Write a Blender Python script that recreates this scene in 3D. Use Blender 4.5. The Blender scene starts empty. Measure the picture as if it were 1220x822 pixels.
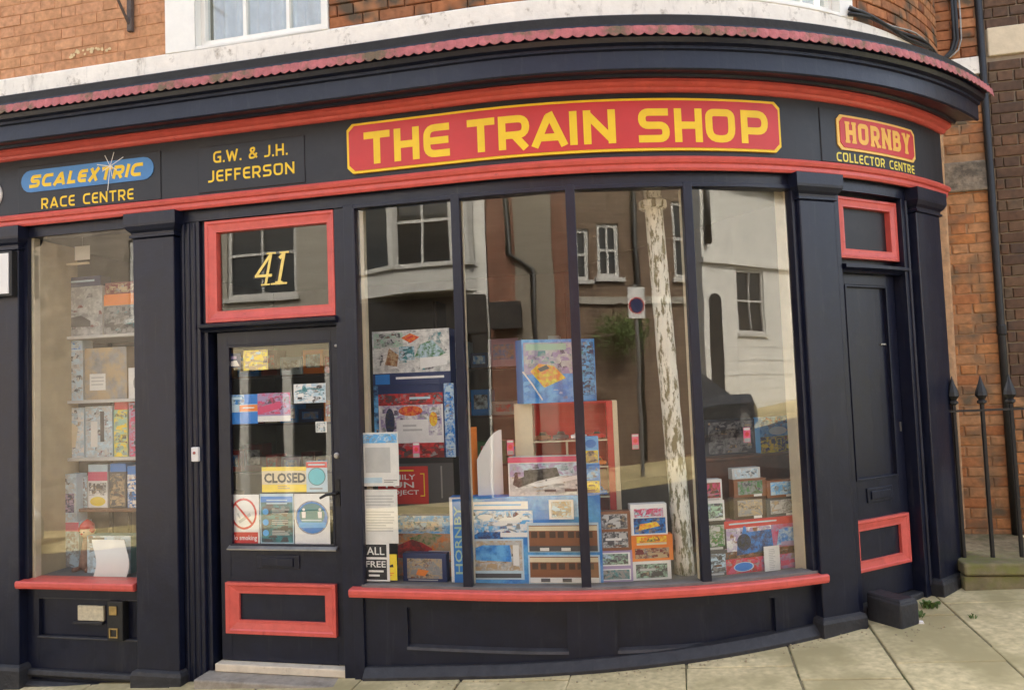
import bpy, bmesh, math, random
from mathutils import Vector, Matrix
random.seed(7)
sin, cos, pi = math.sin, math.cos, math.pi
SC = bpy.context.scene
COL = SC.collection

# ------------------------------------------------------------------ camera
FPX, PITCH, ROLL, EYE = 893.2, .0539, .0379, 1.67
cam = bpy.data.objects.new('camera', bpy.data.cameras.new('camera'))
COL.objects.link(cam)
cam.data.sensor_fit = 'HORIZONTAL'
cam.data.sensor_width = 36
cam.data.lens = FPX / 1220 * 36
cam.data.clip_start = .05
cam.data.clip_end = 600
cam.matrix_world = Matrix.Translation((0, 0, EYE)) @ Matrix.Rotation(pi/2 + PITCH, 4, 'X') @ Matrix.Rotation(-ROLL, 4, 'Z')
SC.camera = cam

# ------------------------------------------------------------------ sky, sun, exposure (sun behind the shop: its front is in open shade, the houses opposite are lit)
SUN_EL, SUN_AZ = math.radians(47), math.radians(12)   # azimuth clockwise from +Y
w = bpy.data.worlds.new('World'); SC.world = w; w.use_nodes = True
nt = w.node_tree; nt.nodes.clear()
sky = nt.nodes.new('ShaderNodeTexSky'); sky.sky_type = 'NISHITA'; sky.sun_disc = False
sky.sun_elevation = SUN_EL; sky.sun_rotation = SUN_AZ
sky.air_density = 1.0; sky.dust_density = 6.0; sky.ozone_density = 1.0
hs = nt.nodes.new('ShaderNodeHueSaturation'); hs.inputs['Saturation'].default_value = .6
bg = nt.nodes.new('ShaderNodeBackground'); bg.inputs['Strength'].default_value = .15
wo = nt.nodes.new('ShaderNodeOutputWorld')
nt.links.new(sky.outputs[0], hs.inputs['Color']); nt.links.new(hs.outputs[0], bg.inputs['Color']); nt.links.new(bg.outputs[0], wo.inputs['Surface'])
sl = bpy.data.lights.new('sun', 'SUN'); sl.energy = 2.0; sl.angle = math.radians(.6); sl.color = (1, .96, .90)
so = bpy.data.objects.new('sun', sl); COL.objects.link(so)
sd = Vector((sin(SUN_AZ)*cos(SUN_EL), cos(SUN_AZ)*cos(SUN_EL), sin(SUN_EL)))
so.rotation_euler = (-sd).to_track_quat('-Z', 'Y').to_euler(); so.location = sd * 40
vs = SC.view_settings
vs.view_transform = 'Standard'; vs.look = 'None'; vs.gamma = 1; vs.exposure = 2.42; vs.use_curve_mapping = False
SC.cycles.max_bounces = 8; SC.cycles.transparent_max_bounces = 16; SC.cycles.glossy_bounces = 5
SC.cycles.sample_clamp_indirect = 6

# ------------------------------------------------------------------ plan of the shopfront: straight, then an arc round the corner
A0, PX0, PY0, RAD = .2225, -.2111, 4.34, 3.5952
def th_at(s): return -A0 + max(s, 0) / RAD
def P2(s, d=0.):
    th = th_at(s)
    if s > 0: x = PX0 + RAD*(sin(th) + sin(A0)); y = PY0 - RAD*(cos(th) - cos(A0))
    else: x = PX0 + s*cos(A0); y = PY0 - s*sin(A0)
    return x + d*sin(th), y - d*cos(th)
def P3(s, d, h):
    x, y = P2(s, d); return Vector((x, y, h))
def ray(x, y):
    a = (x - 610) / FPX; b = (411 - y) / FPX
    p = a*cos(ROLL) + b*sin(ROLL); q = -a*sin(ROLL) + b*cos(ROLL)
    return Vector((p, cos(PITCH) - q*sin(PITCH), q*cos(PITCH) + sin(PITCH)))
def inv(x, y, d=0.):
    """photo pixel -> (along the front, height) on the shell at distance d from the glass line"""
    r = ray(x, y); t = r.x / r.y
    lo, hi = -6., 3.9
    for _ in range(50):
        m = (lo + hi) / 2; X, Y = P2(m, d)
        if X / Y < t: lo = m
        else: hi = m
    X, Y = P2(lo, d)
    return lo, r.z / r.y * Y + EYE
def G(x, y=0): return .067 * (x + .8)          # the street climbs to the right
T2 = Vector((cos(A0), -sin(A0))); N2 = Vector((-sin(A0), -cos(A0)))
OPP = 8.0
def O3(u, e, z):                                # facades on the other side of the street (e = towards the street)
    p = Vector((PX0, PY0)) + T2*u + N2*(OPP - e); return Vector((p.x, p.y, z))
WX, WY = 3.0, 5.65
def W3(a, e, z):                                # the set-back wall right of the shop (e = towards the camera)
    return Vector((WX + T2.x*a + N2.x*e, WY + T2.y*a + N2.y*e, z))
def winv(x, y, e=0.):
    r = ray(x, y); o = Vector((WX, WY)) + N2*e
    k = (N2 @ o) / (N2 @ Vector((r.x, r.y)))
    p = Vector((r.x, r.y))*k - Vector((WX, WY)); return p @ T2, r.z*k + EYE

# ------------------------------------------------------------------ materials
MATS = {}
def nodes_of(m):
    m.use_nodes = True; n = m.node_tree; return n, n.nodes['Principled BSDF']
def mat(name, col, rough=.5, var=.12, scale=6., bump=0., bscale=60., metal=0., col2=None, thr=(.45, .6), c2scale=3., spec=.5, coat=0., detail=5., rvar=0.):
    """principled paint with uneven tone, optional patches of col2, and fine relief"""
    if name in MATS: return MATS[name]
    m = bpy.data.materials.new(name); n, b = nodes_of(m); L = n.links; N = n.nodes
    geo = N.new('ShaderNodeNewGeometry')
    nz = N.new('ShaderNodeTexNoise'); nz.inputs['Scale'].default_value = scale; nz.inputs['Detail'].default_value = detail; nz.inputs['Roughness'].default_value = .65
    L.new(geo.outputs['Position'], nz.inputs['Vector'])
    r = N.new('ShaderNodeValToRGB'); r.color_ramp.elements[0].position = .3; r.color_ramp.elements[1].position = .7
    r.color_ramp.elements[0].color = [c*(1-var) for c in col] + [1]; r.color_ramp.elements[1].color = [min(1, c*(1+var)) for c in col] + [1]
    L.new(nz.outputs[0], r.inputs[0]); out = r.outputs[0]
    if col2:
        n2 = N.new('ShaderNodeTexNoise'); n2.inputs['Scale'].default_value = c2scale; n2.inputs['Detail'].default_value = 8; n2.inputs['Roughness'].default_value = .7
        L.new(geo.outputs['Position'], n2.inputs['Vector'])
        rr = N.new('ShaderNodeValToRGB'); rr.color_ramp.elements[0].position = thr[0]; rr.color_ramp.elements[1].position = thr[1]
        L.new(n2.outputs[0], rr.inputs[0])
        mx = N.new('ShaderNodeMix'); mx.data_type = 'RGBA'; L.new(rr.outputs[0], mx.inputs[0]); L.new(out, mx.inputs[6]); mx.inputs[7].default_value = list(col2) + [1]; out = mx.outputs[2]
    L.new(out, b.inputs['Base Color'])
    b.inputs['Roughness'].default_value = rough; b.inputs['Metallic'].default_value = metal
    b.inputs['Specular IOR Level'].default_value = spec; b.inputs['Coat Weight'].default_value = coat; b.inputs['Coat Roughness'].default_value = .15
    if rvar:
        mr = N.new('ShaderNodeMapRange'); mr.inputs['To Min'].default_value = rough-rvar; mr.inputs['To Max'].default_value = rough+rvar
        L.new(nz.outputs[0], mr.inputs[0]); L.new(mr.outputs[0], b.inputs['Roughness'])
    if bump:
        n3 = N.new('ShaderNodeTexNoise'); n3.inputs['Scale'].default_value = bscale; n3.inputs['Detail'].default_value = 6
        L.new(geo.outputs['Position'], n3.inputs['Vector'])
        bp = N.new('ShaderNodeBump'); bp.inputs['Strength'].default_value = bump; bp.inputs['Distance'].default_value = .01
        L.new(n3.outputs[0], bp.inputs['Height']); L.new(bp.outputs[0], b.inputs['Normal'])
    MATS[name] = m; return m
def brickmat(name, cols, bump=.5, dirt=(.1, .07, .05), thr=(.58, .75), dscale=5., fine=(.68, 1.25)):
    """one brick each: tone picked per object, plus stains and grain"""
    m = bpy.data.materials.new(name); n, b = nodes_of(m); L = n.links; N = n.nodes
    oi = N.new('ShaderNodeObjectInfo'); r = N.new('ShaderNodeValToRGB'); r.color_ramp.interpolation = 'LINEAR'
    e = r.color_ramp.elements
    while len(e) < len(cols): e.new(.5)
    for i, c in enumerate(cols): e[i].position = i/(len(cols)-1); e[i].color = list(c)+[1]
    L.new(oi.outputs['Random'], r.inputs[0])
    geo = N.new('ShaderNodeNewGeometry')
    nz = N.new('ShaderNodeTexNoise'); nz.inputs['Scale'].default_value = 28; nz.inputs['Detail'].default_value = 8; L.new(geo.outputs['Position'], nz.inputs['Vector'])
    mr = N.new('ShaderNodeMapRange'); mr.inputs['From Min'].default_value = .25; mr.inputs['From Max'].default_value = .75; mr.inputs['To Min'].default_value = fine[0]; mr.inputs['To Max'].default_value = fine[1]; L.new(nz.outputs[0], mr.inputs[0])
    mu = N.new('ShaderNodeMix'); mu.data_type = 'RGBA'; mu.blend_type = 'MULTIPLY'; mu.inputs[0].default_value = 1; L.new(r.outputs[0], mu.inputs[6]); L.new(mr.outputs[0], mu.inputs[7])
    n2 = N.new('ShaderNodeTexNoise'); n2.inputs['Scale'].default_value = dscale; n2.inputs['Detail'].default_value = 7; L.new(geo.outputs['Position'], n2.inputs['Vector'])
    rr = N.new('ShaderNodeValToRGB'); rr.color_ramp.elements[0].position = thr[0]; rr.color_ramp.elements[1].position = thr[1]; L.new(n2.outputs[0], rr.inputs[0])
    mx = N.new('ShaderNodeMix'); mx.data_type = 'RGBA'; L.new(rr.outputs[0], mx.inputs[0]); L.new(mu.outputs[2], mx.inputs[6]); mx.inputs[7].default_value = list(dirt)+[1]
    L.new(mx.outputs[2], b.inputs['Base Color']); b.inputs['Roughness'].default_value = .9; b.inputs['Specular IOR Level'].default_value = .2
    bp = N.new('ShaderNodeBump'); bp.inputs['Strength'].default_value = bump; bp.inputs['Distance'].default_value = .006; L.new(nz.outputs[0], bp.inputs['Height']); L.new(bp.outputs[0], b.inputs['Normal'])
    return m
def brickwall_mat(name, c1, c2, mortar, bw=.225, bh=.075, uvscale=1.):
    """distant or out-of-frame brickwork on a wall with (metres along, metres up) uv"""
    m = bpy.data.materials.new(name); n, b = nodes_of(m); L = n.links; N = n.nodes
    uv = N.new('ShaderNodeUVMap'); bt = N.new('ShaderNodeTexBrick'); L.new(uv.outputs[0], bt.inputs['Vector'])
    bt.inputs['Scale'].default_value = 1; bt.inputs['Brick Width'].default_value = bw; bt.inputs['Row Height'].default_value = bh; bt.inputs['Mortar Size'].default_value = .006
    bt.inputs['Color1'].default_value = list(c1)+[1]; bt.inputs['Color2'].default_value = list(c2)+[1]; bt.inputs['Mortar'].default_value = list(mortar)+[1]
    nz = N.new('ShaderNodeTexNoise'); nz.inputs['Scale'].default_value = 4; nz.inputs['Detail'].default_value = 8; L.new(uv.outputs[0], nz.inputs['Vector'])
    mr = N.new('ShaderNodeMapRange'); mr.inputs['From Min'].default_value = .3; mr.inputs['From Max'].default_value = .7; mr.inputs['To Min'].default_value = .7; mr.inputs['To Max'].default_value = 1.2; L.new(nz.outputs[0], mr.inputs[0])
    mu = N.new('ShaderNodeMix'); mu.data_type = 'RGBA'; mu.blend_type = 'MULTIPLY'; mu.inputs[0].default_value = 1; L.new(bt.outputs[0], mu.inputs[6]); L.new(mr.outputs[0], mu.inputs[7])
    L.new(mu.outputs[2], b.inputs['Base Color']); b.inputs['Roughness'].default_value = .9
    bp = N.new('ShaderNodeBump'); bp.inputs['Strength'].default_value = .5; bp.inputs['Distance'].default_value = .01; bp.invert = True; L.new(bt.outputs['Fac'], bp.inputs['Height']); L.new(bp.outputs[0], b.inputs['Normal'])
    return m
def glassmat(name, refl=.13, tint=(.93, .95, .93), wave=.03, wscale=1.6):
    m = bpy.data.materials.new(name); m.use_nodes = True; n = m.node_tree; N = n.nodes; L = n.links; N.clear()
    out = N.new('ShaderNodeOutputMaterial'); mix = N.new('ShaderNodeMixShader'); tr = N.new('ShaderNodeBsdfTransparent'); gl = N.new('ShaderNodeBsdfGlossy')
    tr.inputs['Color'].default_value = list(tint)+[1]; gl.inputs['Roughness'].default_value = 0.0; gl.inputs['Color'].default_value = (.96, .95, .9, 1)
    lw = N.new('ShaderNodeLayerWeight'); lw.inputs['Blend'].default_value = .5      # Facing = 1 - cos
    pw_ = N.new('ShaderNodeMath'); pw_.operation = 'POWER'; pw_.inputs[1].default_value = 5; L.new(lw.outputs['Facing'], pw_.inputs[0])
    ad = N.new('ShaderNodeMath'); ad.operation = 'MULTIPLY_ADD'; ad.inputs[1].default_value = 1-refl; ad.inputs[2].default_value = refl; ad.use_clamp = True
    L.new(pw_.outputs[0], ad.inputs[0]); L.new(ad.outputs[0], mix.inputs[0]); L.new(tr.outputs[0], mix.inputs[1]); L.new(gl.outputs[0], mix.inputs[2]); L.new(mix.outputs[0], out.inputs[0])
    if wave:
        geo = N.new('ShaderNodeNewGeometry'); nz = N.new('ShaderNodeTexNoise'); nz.inputs['Scale'].default_value = wscale; nz.inputs['Detail'].default_value = 1.5; L.new(geo.outputs['Position'], nz.inputs['Vector'])
        bp = N.new('ShaderNodeBump'); bp.inputs['Strength'].default_value = wave; bp.inputs['Distance'].default_value = .1; L.new(nz.outputs[0], bp.inputs['Height']); L.new(bp.outputs[0], gl.inputs['Normal'])
    return m
NAVY = mat('navy_gloss_paint', (.0062, .0088, .0235), .33, .22, 9, .10, 45, spec=.45, col2=(.016, .0185, .031), thr=(.56, .74), c2scale=7, rvar=.1)
def streaks(m, col, sc=(9, 9, .7), thr=(.56, .74), k=.55):
    N = m.node_tree.nodes; L = m.node_tree.links; b = N['Principled BSDF']; src = b.inputs['Base Color'].links[0].from_socket
    geo = N.new('ShaderNodeNewGeometry'); mp = N.new('ShaderNodeMapping'); mp.inputs['Scale'].default_value = sc; L.new(geo.outputs['Position'], mp.inputs[0])
    nz = N.new('ShaderNodeTexNoise'); nz.inputs['Scale'].default_value = 2.2; nz.inputs['Detail'].default_value = 9; nz.inputs['Roughness'].default_value = .75; L.new(mp.outputs[0], nz.inputs['Vector'])
    r = N.new('ShaderNodeMapRange'); r.inputs['From Min'].default_value = thr[0]; r.inputs['From Max'].default_value = thr[1]; r.inputs['To Max'].default_value = k; L.new(nz.outputs[0], r.inputs[0])
    mx = N.new('ShaderNodeMix'); mx.data_type = 'RGBA'; L.new(r.outputs[0], mx.inputs[0]); L.new(src, mx.inputs[6]); mx.inputs[7].default_value = list(col)+[1]; L.new(mx.outputs[2], b.inputs['Base Color'])
streaks(NAVY, (.05, .05, .055))
NAVYD = mat('charcoal_fascia_paint', (.0115, .0125, .0175), .45, .2, 5, .08, 50, col2=(.022, .0225, .0265), thr=(.54, .75), c2scale=4, rvar=.1)
RED = mat('coral_red_gloss_paint', (.61, .10, .08), .36, .12, 12, .08, 60, col2=(.36, .055, .045), thr=(.6, .8), c2scale=14)
SIGNRED = mat('sign_red', (.56, .032, .030), .4, .06, 5)
YELLOW = mat('sign_yellow', (.86, .58, .012), .45, .06, 8)
PALEYEL = mat('pale_yellow', (.80, .66, .08), .45, .06, 8)
SIGNBLUE = mat('sign_blue', (.06, .22, .50), .4, .08, 8)
CREAM = mat('peeling_white_render', (.80, .755, .66), .8, .08, 9, .35, 30, col2=(.26, .215, .15), thr=(.57, .70), c2scale=8)
WHITEP = mat('white_window_paint', (.80, .78, .70), .45, .05, 9, .06, 40)
streaks(CREAM, (.20, .165, .12), (5, 5, 1.2), (.55, .72), .6); streaks(RED, (.16, .03, .03), (8, 8, 8), (.62, .72), .6)
INCREAM = mat('cream_inner_paint', (.62, .54, .38), .5, .1, 8)
TAN = mat('tan_board', (.42, .33, .18), .6, .14, 5)
SCAL = mat('pink_lead_paint', (.40, .12, .12), .75, .25, 16, .5, 40, col2=(.14, .10, .055), thr=(.49, .60), c2scale=4.5)
BLACKP = mat('black_painted_metal', (.012, .012, .012), .5, .2, 20, .2, 60)
LEADB = mat('black_flashing', (.016, .015, .014), .75, .3, 12, .3, 50)
DUSTY = mat('dusty_navy_bead', (.035, .036, .042), .6, .3, 14)
STONEB = mat('black_painted_stone', (.022, .0225, .026), .6, .3, 14, .6, 30, col2=(.065, .06, .055), thr=(.6, .8), c2scale=12)
CREAMSTEP = mat('cream_step_paint', (.66, .58, .44), .7, .12, 14, .2, 40, col2=(.35, .29, .2), thr=(.58, .7), c2scale=12)
STEP = mat('worn_step', (.30, .27, .22), .8, .2, 14, .4, 30, col2=(.2, .17, .13), thr=(.5, .7), c2scale=10)
WOOD = mat('brown_wood', (.16, .065, .028), .5, .25, 10)
WOODD = mat('dark_wood', (.045, .026, .016), .6, .25, 10)
SILLIN = mat('grey_window_floor', (.16, .15, .14), .7, .2, 10)
ROOMW = mat('shop_wall', (.16, .14, .11), .9, .2, 2)
ROOMF = mat('shop_floor', (.06, .05, .04), .9, .2, 4)
ROOMC = mat('shop_ceiling', (.26, .24, .2), .9, .1, 2)
BLACKM = mat('matt_black', (.012, .012, .013), .6, .1, 8)
PAPER = mat('white_paper', (.78, .77, .73), .7, .03, 8)
GREYW = mat('worn_print_grey', (.32, .31, .28), .7, .3, 30)
BRASS = mat('tarnished_brass', (.42, .30, .12), .45, .25, 30, metal=.8)
STEEL = mat('dull_steel', (.35, .34, .32), .4, .15, 20, metal=.8)
GOLD = mat('gold_leaf', (.80, .62, .16), .4, .12, 20)
PLASTICW = mat('white_plastic', (.72, .71, .68), .35, .05, 10)
GLASS = glassmat('window_glass', .046, (.99, .995, .99), wave=.012)
GLASSD = glassmat('door_glass', .042, (.99, .995, .99), wave=.008)
GLASSO = glassmat('upper_window_glass', .05, (.9, .93, .95))
DARKGL = mat('dark_glass', (.02, .022, .024), .04, .1, 3, spec=.6)

# ------------------------------------------------------------------ mesh helpers
class MB:
    def __init__(s): s.v = []; s.f = []; s.m = []; s.uv = {}
    def pt(s, p, uv=None):
        s.v.append(tuple(p))
        if uv is not None: s.uv[len(s.v)-1] = uv
        return len(s.v)-1
    def face(s, pts, m=0, uvs=None):
        i = [s.pt(p, None if uvs is None else uvs[k]) for k, p in enumerate(pts)]
        s.f.append(i); s.m.append(m)
    def hexa(s, p, m=0):
        b = len(s.v); s.v += [tuple(q) for q in p]
        for q in ((3,2,1,0), (4,5,6,7), (0,1,5,4), (1,2,6,5), (2,3,7,6), (3,0,4,7)): s.f.append([b+k for k in q]); s.m.append(m)
    def loft(s, rings, m=0, caps=True, closed=True):
        b = len(s.v); n = len(rings[0])
        for r in rings: s.v += [tuple(q) for q in r]
        for i in range(len(rings)-1):
            for j in range(n if closed else n-1):
                k = (j+1) % n; s.f.append([b+i*n+j, b+i*n+k, b+(i+1)*n+k, b+(i+1)*n+j]); s.m.append(m)
        if caps:
            s.f.append([b+j for j in range(n)][::-1]); s.m.append(m)
            s.f.append([b+(len(rings)-1)*n+j for j in range(n)]); s.m.append(m)
    # on the shopfront
    def sweep(s, prof, s0, s1, m=0, step=.11, caps=True):
        n = max(1, math.ceil((s1-s0)/step)) if s1 > 0 else 1
        if s0 < 0 < s1: ss = [s0] + [s1*k/math.ceil(s1/step) for k in range(math.ceil(s1/step)+1)]
        else: ss = [s0+(s1-s0)*k/n for k in range(n+1)]
        s.loft([[P3(q, d, h(q) if callable(h) else h) for d, h in prof] for q in ss], m, caps)
    def fbox(s, s0, s1, d0, d1, h0, h1, m=0): s.sweep([(d0, h0), (d1, h0), (d1, h1), (d0, h1)], s0, s1, m)
    def ploft(s, s0, s1, d0, d1, lv, m=0):
        s.loft([[P3(s0-e, d0, h), P3(s0-e, d1+e, h), P3(s1+e, d1+e, h), P3(s1+e, d0, h)] for h, e in lv], m)
    def frame(s, s0, s1, h0, h1, wd, d0, d1, m=0, hole=None):
        a0, a1, b0, b1 = hole or (s0+wd, s1-wd, h0+wd, h1-wd)
        s.fbox(s0, a0, d0, d1, h0, h1, m); s.fbox(a1, s1, d0, d1, h0, h1, m); s.fbox(a0, a1, d0, d1, h0, b0, m); s.fbox(a0, a1, d0, d1, b1, h1, m)
    def bevelframe(s, so, si, d0, d1, m=0):
        """mitred moulding: outer (s0,s1,h0,h1) at d0, inner lip proud at d1"""
        o = [(so[0], so[2]), (so[1], so[2]), (so[1], so[3]), (so[0], so[3])]; i = [(si[0], si[2]), (si[1], si[2]), (si[1], si[3]), (si[0], si[3])]
        def mid(k, f): return (o[k][0]+(i[k][0]-o[k][0])*f, o[k][1]+(i[k][1]-o[k][1])*f)
        rows = [[(o[k], d0) for k in range(4)], [(o[k], d1) for k in range(4)], [(mid(k, .25), d1) for k in range(4)], [(mid(k, .35), d1-.006) for k in range(4)], [(mid(k, .8), d1-.012) for k in range(4)], [(i[k], d1-.012) for k in range(4)], [(i[k], d0) for k in range(4)]]
        b = len(s.v)
        for r in rows: s.v += [tuple(P3(q[0], d, q[1])) for q, d in r]
        for a in range(len(rows)-1):
            for j in range(4): k = (j+1) % 4; s.f.append([b+a*4+j, b+a*4+k, b+a*4+4+k, b+a*4+4+j]); s.m.append(m)
    def tube(s, pts, r, m=0, n=8):
        rings = []
        pts = [Vector(p) for p in pts]
        for i, p in enumerate(pts):
            t = (pts[min(i+1, len(pts)-1)] - pts[max(i-1, 0)]).normalized()
            a = t.cross(Vector((0, 0, 1)));  a = (a if a.length > .05 else t.cross(Vector((0, 1, 0)))).normalized(); c = t.cross(a)
            rr = r[i] if isinstance(r, (list, tuple)) else r
            rings.append([p + a*rr*cos(2*pi*k/n) + c*rr*sin(2*pi*k/n) for k in range(n)])
        s.loft(rings, m)
    def lathe(s, o, prof, m=0, n=10, ax=Vector((0, 0, 1))):
        ax = Vector(ax).normalized(); a = ax.cross(Vector((.3, 1, .1))).normalized(); c = ax.cross(a); o = Vector(o)
        s.loft([[o + ax*z + (a*cos(2*pi*k/n) + c*sin(2*pi*k/n))*r for k in range(n)] for r, z in prof], m)
WORLD = {}
def empty(name, loc, label, cat, group=None):
    o = bpy.data.objects.new(name, None); COL.objects.link(o); o.location = loc; WORLD[o.name] = Vector(loc); o.empty_display_size = .1
    tag(o, label, cat, group); return o
def tag(o, label=None, cat=None, group=None, kind=None):
    for k, v in (('label', label), ('category', cat), ('group', group), ('kind', kind)):
        if v: o[k] = v
    return o
def obj(name, mb, mats, parent=None, bevel=0, smooth=False, origin=None):
    me = bpy.data.meshes.new(name)
    xs = [p[0] for p in mb.v]; ys = [p[1] for p in mb.v]; zs = [p[2] for p in mb.v]
    og = Vector(origin) if origin is not None else Vector(((min(xs)+max(xs))/2, (min(ys)+max(ys))/2, min(zs)))
    me.from_pydata([tuple(Vector(p)-og) for p in mb.v], [], mb.f)
    for m in (mats if isinstance(mats, (list, tuple)) else [mats]): me.materials.append(m)
    if isinstance(mats, (list, tuple)): me.polygons.foreach_set('material_index', mb.m)
    if mb.uv:
        ul = me.uv_layers.new(name='UVMap')
        for l in me.loops: ul.data[l.index].uv = mb.uv.get(l.vertex_index, (0, 0))
    bm = bmesh.new(); bm.from_mesh(me)
    if not mb.uv: bmesh.ops.remove_doubles(bm, verts=bm.verts, dist=1e-6)
    bmesh.ops.recalc_face_normals(bm, faces=bm.faces); bm.to_mesh(me); bm.free()
    if smooth: me.shade_smooth()
    o = bpy.data.objects.new(name, me); COL.objects.link(o)
    WORLD[o.name] = og
    if parent is not None: o.parent = parent; o.location = og - WORLD[parent.name]
    else: o.location = og
    if bevel:
        bv = o.modifiers.new('bevel', 'BEVEL'); bv.width = bevel; bv.segments = 2; bv.limit_method = 'ANGLE'; bv.angle_limit = math.radians(40)
    return o
def part(name, mats, parent, fn, **k):
    mb = MB(); fn(mb); return obj(name, mb, mats, parent, **k)
# lettering: strokes of even width laid on any surface map f(x, y, lift)
def fillet(pts, seg=5):
    out = []
    for i, p in enumerate(pts):
        if len(p) == 3 and p[2] > 0 and 0 < i < len(pts)-1:
            c = Vector(p[:2]); a = Vector(pts[i-1][:2])-c; b = Vector(pts[i+1][:2])-c
            r = min(p[2], a.length*.5, b.length*.5); s0 = c + a.normalized()*r; s1 = c + b.normalized()*r
            for k in range(seg+1):
                t = k/seg; out.append((s0*(1-t)**2 + c*2*t*(1-t) + s1*t*t)[:])
        else: out.append(tuple(p[:2]))
    res = [out[0]]
    for q in out[1:]:
        if (Vector(q)-Vector(res[-1])).length > 1e-4: res.append(q)
    return res
def ribbon(mb, pts, wd, f, lift, m=0, closed=False):
    pts = [Vector(p) for p in pts]; n = len(pts); L = []; R = []
    for i, p in enumerate(pts):
        a = pts[i-1] if (i > 0 or closed) else None; b = pts[(i+1) % n] if (i < n-1 or closed) else None
        d1 = (p-a).normalized() if a is not None else (b-p).normalized(); d2 = (b-p).normalized() if b is not None else d1
        n1 = Vector((-d1.y, d1.x)); n2 = Vector((-d2.y, d2.x)); mt = (n1+n2)
        mt = mt.normalized() if mt.length > .2 else n1
        k = wd/2 / max(.45, mt.dot(n1)); L.append(p+mt*k); R.append(p-mt*k)
    for i in range(n if closed else n-1):
        j = (i+1) % n; mb.face([f(*L[i], lift), f(*L[j], lift), f(*R[j], lift), f(*R[i], lift)], m)
def glyph(c, w_, t):
    """strokes of capital c in a box w_ x 1, stroke width t, as centre lines"""
    x0, x1, y0, y1 = t/2, w_-t/2, t/2, 1-t/2; r = .26; mx = w_/2; ym = .5
    G_ = {
     'T': [[(0, y1), (w_, y1)], [(mx, y1), (mx, 0)]],
     'H': [[(x0, 0), (x0, 1)], [(x1, 0), (x1, 1)], [(x0, ym), (x1, ym)]],
     'E': [[(w_, y1), (x0, y1, r), (x0, y0, r), (w_, y0)], [(x0, ym), (w_*.96, ym)]],
     'F': [[(w_, y1), (x0, y1), (x0, 0)], [(x0, ym), (w_*.9, ym)]],
     'L': [[(x0, 1), (x0, y0), (w_, y0)]],
     'I': [[(mx, 0), (mx, 1)]],
     'R': [[(x0, 0), (x0, y1), (x1, y1, r), (x1, .42, r), (x0, .42)], [(mx, .42), (x1, 0)]],
     'P': [[(x0, 0), (x0, y1), (x1, y1, r), (x1, .38, r), (x0, .38)]],
     'A': [[(x0*.8, 0), (mx-.02, y1)], [(mx, 1), (w_-x0*.8, 0)], [(w_*.25, .27), (w_*.78, .27)]],
     'N': [[(x0, 0), (x0, 1)], [(x0, y1), (x1, y0)], [(x1, 0), (x1, 1)]],
     'S': [[(w_*.97, y1), (x0, y1, r), (x0, ym, r), (x1, ym, r), (x1, y0, r), (0, y0)]],
     'O': ['c', [(mx, y1), (x1, y1, r*1.2), (x1, y0, r*1.2), (x0, y0, r*1.2), (x0, y1, r*1.2), (mx-.01, y1)]],
     'C': [[(w_, y1), (x0, y1, r*1.2), (x0, y0, r*1.2), (w_, y0)]],
     'G': [[(w_, y1), (x0, y1, r*1.2), (x0, y0, r*1.2), (x1, y0), (x1, .48), (w_*.55, .48)]],
     'W': [[(x0*.6, 1), (w_*.27, y0)], [(w_*.25, 0), (mx, .85)], [(mx, .85), (w_*.75, 0)], [(w_*.73, y0), (w_-x0*.6, 1)]],
     'J': [[(x1, 1), (x1, y0, r), (0, y0)]],
     'X': [[(x0, 0), (x1, 1)], [(x0, 1), (x1, 0)]],
     'B': [[(x0, 0), (x0, y1), (x1*.94, y1, r), (x1*.94, .54, r*.8), (x0, .54)], [(x0, .54), (x1, .54, r*.8), (x1, y0, r), (x0, y0)]],
     'Y': [[(x0, 1), (mx, .45)], [(x1, 1), (mx, .45)], [(mx, .48), (mx, 0)]],
     '&': [[(w_, y0), (w_*.2, .74, .1), (w_*.34, y1, .14), (w_*.72, y1, .14), (w_*.66, .66, .1), (x0, .36, .1), (x0, y0, .2), (w_*.7, y0, .2), (w_*.97, .48)]],
     '.': [[(mx, 0), (mx, t)]],
     '4': [[(w_*.72, 0), (w_*.72, 1)], [(w_*.72, y1), (x0, .3)], [(0, .3), (w_, .3)]],
     '1': [[(mx, 0), (mx, 1)], [(mx, .95), (w_*.2, .8)], [(w_*.2, y0), (w_*.8, y0)]],
    }
    return G_[c]
GW = {'I': .24, '.': .2, 'W': 1.15, 'J': .6, 'E': .68, 'F': .64, 'L': .62, '&': .8, '1': .5, 'T': .78, 'A': .95, 'N': .86, 'O': .86}
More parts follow.
